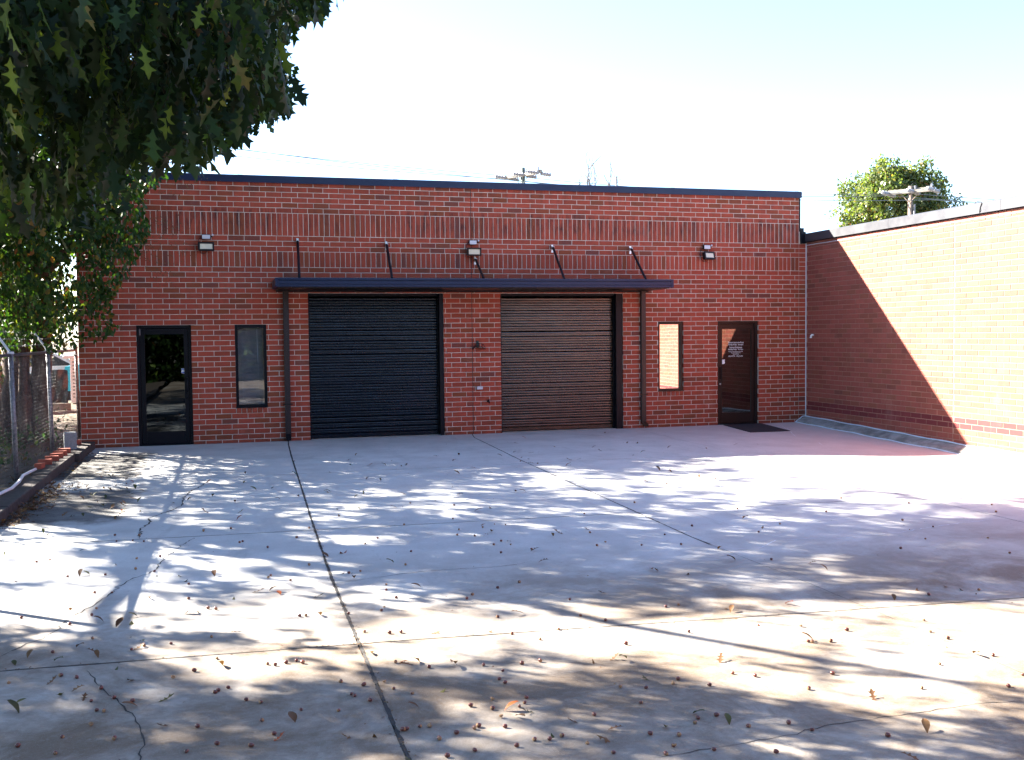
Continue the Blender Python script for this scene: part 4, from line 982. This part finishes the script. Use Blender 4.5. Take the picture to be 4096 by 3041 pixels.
# seed heads hanging before the wall
pods = []
for u0, v0, n in [(345,480,50),(375,500,50),(385,540,35),(330,560,45),(345,600,35),(300,540,45),(250,470,60),(270,500,50),(395,400,30),(430,392,18),(365,420,30),(330,520,40),(360,590,30),(310,500,40)]:
    q = ray(u0*1.841, v0*1.841, 1, -1.0)
    for k in range(n): pods.append(q+rng.normal(0, 1, 3)*np.array([.13, .12, .10]))
b = MB()
for q in pods:
    r_ = rng.uniform(.007, .012); b.lathe([(0, -r_*1.3), (r_, -.2*r_), (r_*.8, r_*.8), (0, r_*1.1)], tuple(q), 5)
    q2 = q+rng.normal(0, .02, 3); b.tube([tuple(q), tuple(q2)], .0012, 3)
o = b.build('seed_pods', M_pod, myr); o['kind'] = 'stuff'; Pm(o)

# ------------------------------------------------------------------ other trees
def tree(name, loc, H, cr, ch, ncl, nleaf, lsz, label, mat=M_far, group=None, trunk=.18, crad=.5, seed=0, tmpl=T_ovalf, squash=1.0, bark=M_barkg):
    r_ = np.random.default_rng(seed); e = empty(name, loc); tag(e, label, 'tree', group)
    c = r_.normal(0, 1, (ncl, 3)); c /= np.linalg.norm(c, axis=1, keepdims=True); c *= (r_.uniform(0.25, 1, ncl)**.45)[:, None]; ph = r_.uniform(0, 6, 3)
    u_ = c/np.linalg.norm(c, axis=1, keepdims=True); lob = .95+.20*np.sin(u_[:, 0]*5.1+ph[0])+.14*np.sin(u_[:, 1]*6+ph[1])+.20*np.sin(u_[:, 2]*6+ph[2]); c *= lob[:, None]
    c = c*np.array([cr, cr*squash, ch])+np.array([0, 0, H-ch*1.1])
    lp_ = clumps(c, nleaf, crad, .4, .8, lsz)
    o = obj('crown', scatter('crown', tmpl, *lp_, mat), e); o['kind'] = 'stuff'
    b = MB(); b.tube([(0, 0, -.2), (.05, 0, H*.3), (-.05, .05, H*.6), (0, 0, H*.85)], [trunk, trunk*.8, trunk*.5, trunk*.12], 8); b.build('trunk', bark, e, True)
    b = MB()
    for i in range(10):
        a = Vector((0, 0, H*(.35+.04*i))); q = Vector(c[r_.integers(ncl)]); pts, rs = limb(a, q, trunk*.35, .02, .2, 5, i+seed); b.tube(pts, rs, 5)
    b.build('branch', bark, e); return e
# tree behind the side wall on the right
Pt = ray(1938*1.841, 400*1.841, 1, 40.0)
tree('broadleaf_tree', (Pt[0]+.25, 40, 0), 14.7, 3.0, 4.6, 1050, 42, (.16, .28), 'round sunlit green tree rising behind the right wall', trunk=.22, crad=.52, seed=3, bark=M_bark)
tree('broadleaf_tree', (Pt[0]+4.2, 43, 0), 9.9, 1.6, 2.0, 70, 30, (.14, .24), 'small dark treetop just right of the round tree, low behind the right wall', trunk=.15, crad=.5, seed=9, bark=M_bark)
for i, (x, y, H, cr, lab) in enumerate([(-22, 9, 7, 2.6, 'green tree close behind the crape myrtle trunks'), (-20.5, 22, 9, 3.0, 'tall tree beyond the white car'), (-28, 4, 9, 3.5, 'spreading tree far left beyond the fence'), (-17.9, 5.6, 5.0, 1.9, 'small dense tree at the left corner of the brick building')]):
    tree('broadleaf_tree', (x, y, 0), H, cr, H*.36, 170 if i < 3 else 90, 34, (.10, .18), lab, group='trees beyond the fence', seed=20+i, trunk=.12)
# undergrowth along the fence
c = np.column_stack([rng.uniform(-18.5, -15.9, 260), rng.uniform(-9, 2.5, 260), rng.uniform(.02, .4, 260)]); c[:110, 2] = rng.uniform(.3, 1.5, 110); c[:110, 0] = rng.uniform(-19.0, -16.9, 110)
lp_ = clumps(c, 26, .32, -.3, .8, (.05, .10)); o = obj('undergrowth', scatter('undergrowth', T_ovalf, *lp_, M_myr)); tag(o, 'low leafy undergrowth behind the chain-link fence', 'undergrowth', kind='stuff')
# trees behind the photographer (they darken the glass and the doors)
cc_ = []
for x, y, H in [(-24, -36, 12), (-18, -40, 13), (-11, -43, 12), (-4, -45, 12), (4, -44, 11), (-29, -26, 12)]:
    q = rng.normal(0, 1, (170, 3)); q /= np.linalg.norm(q, axis=1, keepdims=True); q *= (rng.uniform(.25, 1, 170)**.45)[:, None]*np.array([4.2, 4.2, H*.42]); cc_.append(q+np.array([x, y, H*.54]))
lp_ = clumps(np.concatenate(cc_), 26, .9, .4, .8, (.22, .40)); o = obj('woods', scatter('woods', T_ovalf, *lp_, M_oak)); tag(o, 'dark mass of trees behind the photographer', 'woods', kind='stuff')
c = np.column_stack([rng.uniform(-26, 1, 2400), rng.uniform(-31, -28.5, 2400), rng.uniform(.1, 4.6, 2400)])  # hedge added behind the camera to keep the glass reflections dark
lp_ = clumps(c, 24, .7, .2, .9, (.2, .34)); o = obj('hedge', scatter('hedge', T_ovalf, *lp_, M_oak)); tag(o, 'tall dark hedge added out of view behind the photographer, seen in the glass', 'hedge', kind='stuff')
# bare twigs of a leafless tree above the parapet
e = empty('bare_tree', (0, 0, 0)); Pb = ray(2365, 745, 1, 30.0); e.location = (Pb[0], 30, 0); tag(e, 'leafless treetop twigs above the parapet between pole and vent pipe', 'tree')
b = MB(); zb = Pb[2]-.35
b.tube([(0, 0, 0), (.05, 0, zb*.6), (0, 0, zb)], [.14, .09, .04], 6); b.build('trunk', M_barkg, e); b = MB()
def twig(a, d, L, r, lev):
    pts = [a]; q = a.copy(); dd = d.copy()
    for k in range(4): dd = (dd+Vector((random.gauss(0, .12), random.gauss(0, .12), .06))).normalized(); q = q+dd*L/4; pts.append(q.copy())
    b.tube(pts, [r*(1-.18*k) for k in range(5)], 4)
    if lev:
        for k in (1, 2, 3, 4):
            n_ = (dd+Vector((random.gauss(0, .55), random.gauss(0, .4), random.uniform(-.1, .3)))).normalized(); twig(pts[k], n_, L*.55, r*.5, lev-1)
random.seed(5)
for dx, L in ((-.35, 1.25), (.05, 1.3), (.35, .95), (1.05, 1.1), (1.3, .8), (-.8, .6)): twig(Vector((min(.5, max(-.3, dx*.4)) if abs(dx) < .5 else dx*.75, 0, zb-.2)), Vector((dx*.35, 0, 1)).normalized(), L*1.2, .05, 2)
for dx in (1.05, 1.3, -.8): b.tube([(0, 0, zb-1.0), (dx*.75, 0, zb-.2)], [.03, .018], 5)
b.build('twig', M_barkg, e)
random.seed(11)

# ------------------------------------------------------------------ utility poles, wires, vent
def disc_string(b, a, c, n):
    a = Vector(a); c = Vector(c)
    for k in range(n):
        q = a.lerp(c, (k+.6)/(n+.4)); b.lathe([(.05, -.08), (.12, -.03), (.12, .03), (.05, .06)], tuple(q), 8, 'x')
    b.tube([a, c], .016, 4)
def util_pole(sx, sy, Y, label, arms, rz, wood, armm):
    q = ray(sx, sy, 1, Y); H = q[2]; e = empty('utility_pole', (q[0], Y, 0), rz); tag(e, label, 'utility pole', 'utility poles')
    MB().tube([(0, 0, -.2), (0, 0, H-.0)], [.17, .12], 10).build('pole', wood, e, True)
    for dy, dz in arms:
        b = MB(); t = Matrix.Rotation(.0, 4, 'Y'); b.box(-1.25, 1.25, dy-.07, dy+.07, dz-.08+H, dz+.08+H, .008); C = b.build('crossarm', armm, e)
    b = MB()
    zA = H+arms[0][1]
    for s in (-1, 1): b.tube([(s*.55, -.07, zA), (0, -.14, zA-.62)], .022, 5)
    b.build('brace', wood, e)
    for sx_, yy_ in ((-1.2, 0), (.15, 0), (1.2, 0)):
        for s in (-1, 1):
            b = MB(); a = Vector((sx_, s*.1, zA)); c = Vector((sx_, s*1.0, zA-.05)); M_ = Matrix.Rotation(PI/2, 3, 'Z'); t = MB(); disc_string(t, (0, 0, 0), (.9, 0, 0), 4)
            ang = PI/2*s; b.add([(Matrix.Rotation(ang, 3, 'Z') @ Vector(v))[:] for v in t.V], t.F); I_ = b.build('insulator', M_ins, e); I_.location = a
    for sx_, h_ in ((.25, .05), (1.12, .08)):
        b = MB(); zz_ = zA+h_
        for k in range(4): b.lathe([(.05, k*.07), (.085, k*.07+.02), (.05, k*.07+.05)], (sx_, 0, zz_), 8)
        b.build('insulator', M_ins, e)
    b = MB()
    for sx_ in (-1.2, .15, 1.2):
        pts = [(sx_+.08*math.sin(PI*t), -1.0+2.0*t, zA-.05+.52*math.sin(PI*t)) for t in np.linspace(0, 1, 9)]; b.tube(pts, .009, 4)
    b.build('jumper_wire', M_rubber, e)
    MB().tube([(.22, -.05, H-2.2), (.24, -.05, H-1.0)], .05, 8).build('conduit', M_galv, e)
    return q, e
poleH, pe1 = util_pole(2091, 672, 34.0, 'wooden utility pole with double crossarm above the parapet', [(-.13, -.42), (.13, -.30)], -1.02, simple('green_grey_pole', (.08, .10, .09), .9), M_arm)
p2, pe2 = util_pole(3642, 745, 28.0, 'wooden utility pole before the round tree on the right', [(-.13, -.32), (.13, -.20)], -.95, M_pole, M_arm)
# overhead lines
def sag(a, c, s, n=24): return [tuple(np.array(a)*(1-t)+np.array(c)*t-np.array([0, 0, s*4*t*(1-t)])) for t in np.linspace(0, 1, n)]
P1 = pe1.matrix_basis @ Vector((0, 0, 0)); w1 = Vector((poleH[0], 34, poleH[2]-.5)); w2 = Vector((p2[0], 28, p2[2]-.4))
e = empty('power_line', tuple(w1)); tag(e, 'thin power lines running between the poles above the parapet', 'power line')
for k, (off, dz) in enumerate([((-.6, 1.0), .0), ((0, .1), .02), ((.6, -1.0), -.45)]):
    a = np.array([w1.x+off[0], w1.y+off[1], w1.z+dz]); c = np.array([w2.x+off[0], w2.y+off[1], w2.z+dz]); l = np.array([-60.0, 30+off[1], w1.z+7.5+k*.6])
    for p_, q_, s_ in ((a, c, .35), (a, l, 1.6), (c, np.array([c[0]+45, 24, c[2]-.5+k*.2]), .6)):
        o = MB().tube(sag(p_, q_, s_), .02, 4).build('wire', simple('wire_grey', (.12, .15, .17), .6) if k == 0 and p_ is a and q_ is c else bpy.data.materials['wire_grey'], e); o.location = -Vector(e.location)
Pv = ray(2466, 707, 1, 6.0); e = empty('vent_pipe', (Pv[0], 6, 4.96)); tag(e, 'thin steel vent pipe standing above the parapet, right of the bare twigs', 'pipe')
b = MB(); b.tube([(0, 0, 0), (0, 0, Pv[2]-4.96)], .028, 8); b.tube([(0, 0, Pv[2]-4.97), (0, 0, Pv[2]-4.955)], .036, 8); b.build('pipe', M_galv, e)
b = MB(); b.tube([(.02, 0, Pv[2]-5.06), (.12, 0, Pv[2]-5.04), (.19, 0, Pv[2]-5.1), (.19, 0, Pv[2]-5.0)], .005, 4); b.build('bracket_arm', M_galv, e)

# ------------------------------------------------------------------ things beyond the fence
e = empty('garden_post', (-17.30, 14, .05)); tag(e, 'white slotted vinyl post with a cap beside the building corner', 'post')
b = MB(); b.box(-.10, .10, -.1, .1, 0, 1.38, .01); b.build('post', M_pvc, e)
b = MB(); b.box(-.30, .14, -.12, .12, 1.38, 1.47, .01); b.build('cap', M_pvc, e)
b = MB()
for k in range(11): b.box(-.03, .03, -.104, -.101, .15+k*.11, .20+k*.11)
b.build('slot', M_block, e)
e = empty('covered_frame', (-18.0, 10.5, 0)); tag(e, 'low frame hung with creased black plastic sheet behind the fence posts', 'screen')
b = MB(); vs = []; fs = []; nx_, nz_ = 40, 14
for j in range(nz_+1):
    for i in range(nx_+1):
        u = i/nx_; v_ = j/nz_; vs.append((-1.0+u*2.0, .05*math.sin(u*23+v_*4)+.03*math.sin(u*51-v_*9), .25+v_*.9+.05*math.sin(u*9)*v_))
for j in range(nz_):
    for i in range(nx_): a = j*(nx_+1)+i; fs.append((a, a+1, a+nx_+2, a+nx_+1))
b.add(vs, fs).build('sheet', M_tarp, e, True)
b = MB(); b.box(-1.05, 1.05, .06, .12, .05, .24, .01); b.build('board', M_arm, e)
e = empty('tarpaulin_cover', (-17.35, 15.8, 0)); tag(e, 'bright turquoise tarpaulin over a stack at the building corner', 'tarpaulin')
b = MB(); b.prism([(-.5, .35), (.62, .35), (.60, 1.1), (.2, 1.22), (-.4, 1.15)], -.5, .6); b.build('cover', M_teal, e); b = MB(); b.box(-.45, .55, -.45, .55, .02, .34, .01); b.build('stack', M_rubber, e)
car = empty('parked_car', (-19.1, 19.0, .0), .1); tag(car, 'white parked car glimpsed behind the fence at the building corner', 'car')
side = [(-2.2,.45),(-2.25,.85),(-2.0,1.0),(-1.35,1.08),(-.75,1.50),(.55,1.53),(1.35,1.12),(2.05,.98),(2.2,.70),(2.15,.40),(1.75,.36),(1.6,.58),(1.3,.66),(1.0,.58),(.88,.34),(-.9,.34),(-1.05,.58),(-1.35,.66),(-1.65,.58),(-1.8,.38)]
b = MB(); b.prism(side, -.85, .85); b.build('body', M_maple, car)
b = MB(); b.prism([(-1.15,1.10),(-.70,1.45),(-.15,1.47),(-.15,1.10)], -.856, .856); b.prism([(-.08,1.10),(-.08,1.47),(.50,1.48),(1.1,1.12)], -.856, .856); b.build('side_window', M_carg, car)
b = MB(); b.add([(1.33,-.72,1.145),(1.33,.72,1.145),(.62,.68,1.525),(.62,-.68,1.525)], [(0,1,2,3)]); b.build('windscreen', M_carg, car)
for x_ in (-1.35, 1.3):
    for y_ in (-.86, .86):
        wv = MB().lathe([(.0,-.09),(.2,-.1),(.33,-.09),(.34,0),(.33,.09),(.2,.1),(0,.09)], (x_, y_*.93, .34), 16, 'y').build('wheel', M_tyre, car, True)
        MB().lathe([(0,-.105),(.19,-.108),(.2,-.1),(.2,.1),(.19,.108),(0,.105)], (x_, y_*.93, .34), 10, 'y').build('rim', M_steel, wv)
for y_ in (-.6, .6): MB().box(2.06, 2.2, y_-.18, y_+.18, .72, .86, .03).build('headlight', M_sens, car)

# ------------------------------------------------------------------ acorns and fallen leaves
ac = MB(); ac.lathe([(0, -.0145), (.004, -.0138), (.0085, -.010), (.0112, -.003), (.0112, .004), (.0095, .009)], (0, 0, 0), 10, 'x'); ac.mi = 1; ac.lathe([(.0095, .009), (.0068, .0118), (0, .0125)], (0, 0, 0), 10, 'x')
acme = ac.mesh('acorn', [M_acorn, M_acap], True)
cu = MB(); cu.lathe([(0, -.006), (.007, -.005), (.0115, 0), (.0125, .006), (.0105, .0065), (.009, .001), (0, -.002)], (0, 0, 0), 10, 'z'); cu.tube([(0, 0, -.005), (.002, 0, -.016)], .0016, 4); cume = cu.mesh('acorn_cup', M_acap, True)
AL = [A1(*q) for q in [(245,665),(180,675),(333,748),(519,738),(347,912),(466,827),(552,827),(105,951),(343,983),(455,1053),(452,938),(475,905),(260,1122),(43,1272),(300,1238),(378,1247),(498,1300),(648,1108),(711,1090),(843,1079),(1042,1045),(930,784),(674,660),(668,710),(761,722),(789,648),(1003,518),(1138,510),(1003,523),(686,543),(566,543),(568,462),(574,573),(655,569),(709,574),(1319,604),(1196,574),(1181,579),(1462,555),(1334,742),(1323,754),(1432,766),(1523,508),(1523,690),(1024,904),(1063,908),(930,857),(1477,942),(1508,941),(1069,1152),(1318,1179),(1356,1184),(1410,1173),(1461,1163),(1491,1173),(1125,1297),(1075,1312),(1060,1321),(853,1249),(957,1213),(1285,1369),(1214,1357),(1290,1459),(1484,1405),(1237,1585),(919,1612),(1668,1410),(1680,1267),(562,1347),(449,1362),(476,1409),(511,1412),(563,1549),(307,1541),(272,1622),(88,1586),(448,1482),(1070,1575),(973,1490),(652,1364),(1350,1525)]]
AL += [B1(*q) for q in [(302,786),(302,813),(174,721),(118,730),(292,898),(278,915),(351,852),(726,837),(699,857),(851,803),(957,776),(868,572),(832,590),(915,590),(867,629),(1018,612),(1206,860),(1259,940),(1382,964),(851,947),(921,1030),(1151,1008),(1060,1057),(1060,1165),(971,1178),(876,1213),(859,1254),(887,1273),(781,1185),(512,1195),(348,1170),(293,1268),(338,1301),(429,1325),(191,1284),(222,1360),(77,1267),(130,1328),(146,1337),(467,1489),(516,1486),(401,1502),(384,1506),(648,1521),(563,1550),(603,1635),(738,1607),(945,1584),(825,1400),(825,1355),(718,1386),(958,1389),(992,1346),(984,1371),(888,1490),(1168,1535),(1107,1552),(1033,1554),(1293,1570),(1327,1431),(1455,1293),(1582,1297),(1557,1371),(1603,1525),(1421,1618),(1483,1080),(1340,594),(1382,578),(1306,530),(1560,592),(630,462),(777,504),(660,515),(652,542),(390,491),(259,557),(198,585),(424,623),(397,689),(636,395),(420,384),(195,1020),(374,1022),(318,1026),(116,930),(868,1440),(757,1487),(736,1497),(1681,1624),(1717,1584),(1674,540),(1278,437),(1525,382)]]
AL += [C1(*q) for q in [(83,290),(942,360),(1275,384),(1684,389),(868,427),(1705,427),(640,487),(1244,469),(1395,501),(1357,561),(1665,558),(1235,608),(1772,631),(598,663),(153,588),(207,497),(431,412),(1620,813),(1373,837),(1349,962),(1382,1020),(1467,1053),(1690,1137),(1427,1180),(1766,1290),(1339,1299),(900,1228),(970,1012),(744,992),(890,1067),(800,1070),(780,1068),(191,1020),(407,1225),(517,1238),(293,1284),(138,1255),(113,1275),(783,1302),(327,1434),(683,1472),(485,1488),(236,1447),(221,1470),(798,1505),(1171,1534),(120,1585),(78,1624),(315,1603),(621,1615),(143,1530),(140,886),(78,896),(1835,1232),(323,264),(1633,-500),(535,527)]]
def place(x, y):
    c_ = 'left of the wide dark joint' if x < JX[1](y) else 'between the two long joints' if x < JX[2](y) else 'on the middle-right slabs' if x < JX[3](y) else 'on the right-hand slabs'
    r_ = 'near the doors' if y > -5 else 'in the far yard' if y > -9.7 else 'in the middle yard' if y > -13.9 else 'in the near yard'
    return r_+', '+c_
for i, (sx, sy) in enumerate(AL):
    if sy < 1700: continue
    q = ray(sx, sy+3, 2, .0); cupped = i % 9 == 4
    o = obj('acorn_cup' if cupped else 'acorn', cume if cupped else acme); s = random.uniform(.8, 1.12); o.scale = (s, s, s)
    o.location = (q[0], q[1], zf(q[0], q[1])+.0113*s); o.rotation_euler = (random.uniform(0, 6), random.uniform(-.25, .25), random.uniform(0, 6.28)) if not cupped else (random.uniform(-.4, .4)+(PI if i % 2 else 0), random.uniform(-.4, .4), 0)
    if cupped: tag(o, 'empty acorn cup '+place(q[0], q[1]), 'acorn cup', 'acorn cups on the yard')
    else: tag(o, 'glossy brown acorn '+place(q[0], q[1]), 'acorn', 'acorns on the yard')
# fallen leaves: curled, three shapes
lvs = []
for kk, (tm, cu_) in enumerate([(OAKN, .5), (OAKN, -.6), ([(0,.03),(.15,.14),(.4,.25),(.65,.24),(.85,.14),(1,.01)], .7)]):
    V, F = template(tm, True, .55, cu_); V = V.copy(); V[:, 2] += .10*np.sin(V[:, 0]*7+kk)*np.abs(V[:, 1])*2; V[:, 0] -= .5; V[:, 2] -= V[:, 2].min(); V[:, 2] += .01
    for mi in range(3): lvs.append(mesh_np('fallen_leaf', V, [4]*len(F), np.concatenate([np.array(q) for q in F]), [M_lit[mi]]))
LL = [A1(*q) for q in [(240,548),(690,377),(850,387),(600,425),(557,405),(605,398),(1052,350),(885,285),(1250,323),(1205,283),(1370,367),(1345,317),(1470,353),(1510,356),(1610,330),(1440,180),(1450,245),(1210,240),(1110,220),(1100,187),(1030,283),(1090,300),(700,325),(640,345),(540,325),(735,858),(408,623),(22,640),(10,570),(585,687),(770,743),(1058,743),(905,770),(400,740),(425,738),(1275,823),(1350,820),(1375,833),(655,945),(650,983),(225,943),(485,970),(590,985),(700,1070),(395,1100),(685,1100),(70,1178),(255,1270),(820,1355),(300,1338),(100,1375),(60,1415),(640,1395),(800,1490),(1375,1550),(1695,1540),(385,1310),(415,1348),(480,1140),(455,1128),(290,1170),(560,1207),(650,1255),(1440,1452),(1090,1190),(75,767),(150,1140),(890,745),(1160,1015),(1010,430),(935,370),(1180,465),(1160,382),(1185,430),(355,452),(320,445),(440,405),(380,255),(290,190),(210,530),(95,480),(60,515),(935,930),(970,928),(1145,860),(1575,940),(1570,850),(1600,645),(1690,630),(1720,730),(1745,760)]]
LL += [B1(*q) for q in [(840,490),(780,497),(822,528),(740,548),(1035,620),(1075,680),(1227,272),(1017,135),(1003,168),(940,92),(637,178),(400,197),(375,205),(290,200),(220,198),(15,183),(33,232),(15,332),(120,175),(320,175),(155,150),(125,195),(545,155),(660,148),(730,213),(650,240),(820,240),(862,155),(935,135),(1047,190),(1015,190),(955,178),(960,160),(1203,172),(1252,170),(1200,200),(1325,110),(1355,125),(1565,137),(1510,148),(1645,222),(1700,228),(1580,280),(1685,290),(1535,88),(1490,88),(1380,38),(1130,108),(980,65),(895,490),(905,578),(755,425),(822,408),(940,330),(975,330),(450,800),(1365,832),(960,1447),(1432,1505),(1218,1468),(1588,1253),(1345,1175),(1425,1155),(1470,1160),(400,1200),(385,1170),(445,1170),(225,1128),(105,1545),(255,1525),(430,1645),(1130,1550),(1390,1560),(632,1190),(545,1025),(800,1020),(950,935),(170,415),(65,415),(75,450),(320,682),(80,733),(85,628),(340,405),(545,375),(795,545),(615,305),(665,350),(390,340),(270,275),(210,268),(155,355),(190,338),(1610,715),(1635,720),(1290,515),(1120,550),(1150,535),(1000,1420),(920,1405),(435,1393),(570,1315)]]
LL += [C1(*q) for q in [(95,112),(278,117),(40,222),(102,229),(242,258),(470,468),(553,508),(180,733),(628,226),(1310,817),(1200,856),(1455,800),(1550,813),(1605,1136),(687,884),(360,905),(403,918),(1100,1345),(240,1430),(78,1495),(1280,1645),(1357,1503),(800,685),(855,710),(400,670),(345,613),(535,88),(422,95),(775,1060),(350,1160),(380,1465),(540,985)]]
for i in range(34): LL.append((random.uniform(250, 560)*1.0, random.uniform(1880, 2080)))
n_l = 0
for i, (sx, sy) in enumerate(LL):
    q = ray(sx, sy+2, 2, 0.0)
    if q[1] > -.15 or q[0] < -15.1: continue
    k = random.choice([0, 0, 1, 2, 2, 2]) ; mi = 2 if (i % 17 == 3) else (1 if (q[0] < -10 and random.random() < .4) else 0)
    o = obj('fallen_leaf', lvs[k*3+mi]); s = random.uniform(.07, .115) * (1.0 if k != 2 else .85); o.scale = (s, s, s*random.uniform(.45, .9)); o.location = (q[0], q[1], zf(q[0], q[1])+.001); o.rotation_euler = (random.uniform(-.15, .15), random.uniform(-.15, .15), random.uniform(0, 6.28))
    if random.random() < .25: o.rotation_euler[0] += PI; o.location[2] += s*.25
    lab = ('dry brown leaf ', 'greenish fallen leaf ', 'bright red fallen leaf ')[mi]+place(q[0], q[1])
    tag(o, lab, 'leaf', ('brown leaves on the yard', 'greenish leaves on the yard', 'red leaves on the yard')[mi]); n_l += 1
# drift of leaves against the kerb, crumbs along the joints
c = []
for i in range(520):
    t = rng.uniform(); y = -4.9-3.4*t**.9; wdt = .42*(1-t)**.5+.10; x = -15.14+abs(rng.normal(0, .45))*wdt; c.append((x, y+rng.normal(0, .12), .008+rng.uniform(0, .07)*(1-t)*math.exp(-(x+15.14)*5)))
for i in range(260): c.append((rng.uniform(-16.6, -15.45), rng.uniform(-9, 1.0), .10+rng.uniform(0, .05)))
for i in range(60): c.append((-15.14+abs(rng.normal(0, .08)), rng.uniform(-4.5, -.5), .012))
c = np.array(c); N = len(c); D = rng.normal(0, 1, (N, 3)); D[:, 2] *= .35; Nn = rng.normal(0, .35, (N, 3)); Nn[:, 2] += 1
o = obj('leaf_litter', scatter('leaf_litter', template(OAKN, True, .5, .4), c, D, Nn, rng.uniform(.05, .10, N), M_litter)); tag(o, 'drift of dry brown leaves against the timber kerb', 'leaf litter', kind='stuff')
c = []
for i in range(900):
    r1 = rng.uniform()
    if r1 < .45: y = rng.uniform(-16, -9); x = JX[1](y)+rng.normal(0, .02)
    elif r1 < .6: x = rng.uniform(-15, -8); y = TY[3](x)+rng.normal(0, .02)
    else: x = rng.uniform(-15, -4); y = rng.uniform(-16, -1.5)
    c.append((x, y, zf(x, y)+.003))
c = np.array(c); N = len(c); D = rng.normal(0, 1, (N, 3)); D[:, 2] *= .2; Nn = rng.normal(0, .3, (N, 3)); Nn[:, 2] += 1
o = obj('leaf_crumbs', scatter('leaf_crumbs', T_ovalf, c, D, Nn, rng.uniform(.006, .02, N), M_litter)); tag(o, 'tiny leaf crumbs scattered over the concrete and in its joints', 'leaf crumbs', kind='stuff')
bpy.context.view_layer.update()
print('objects', len(bpy.data.objects))
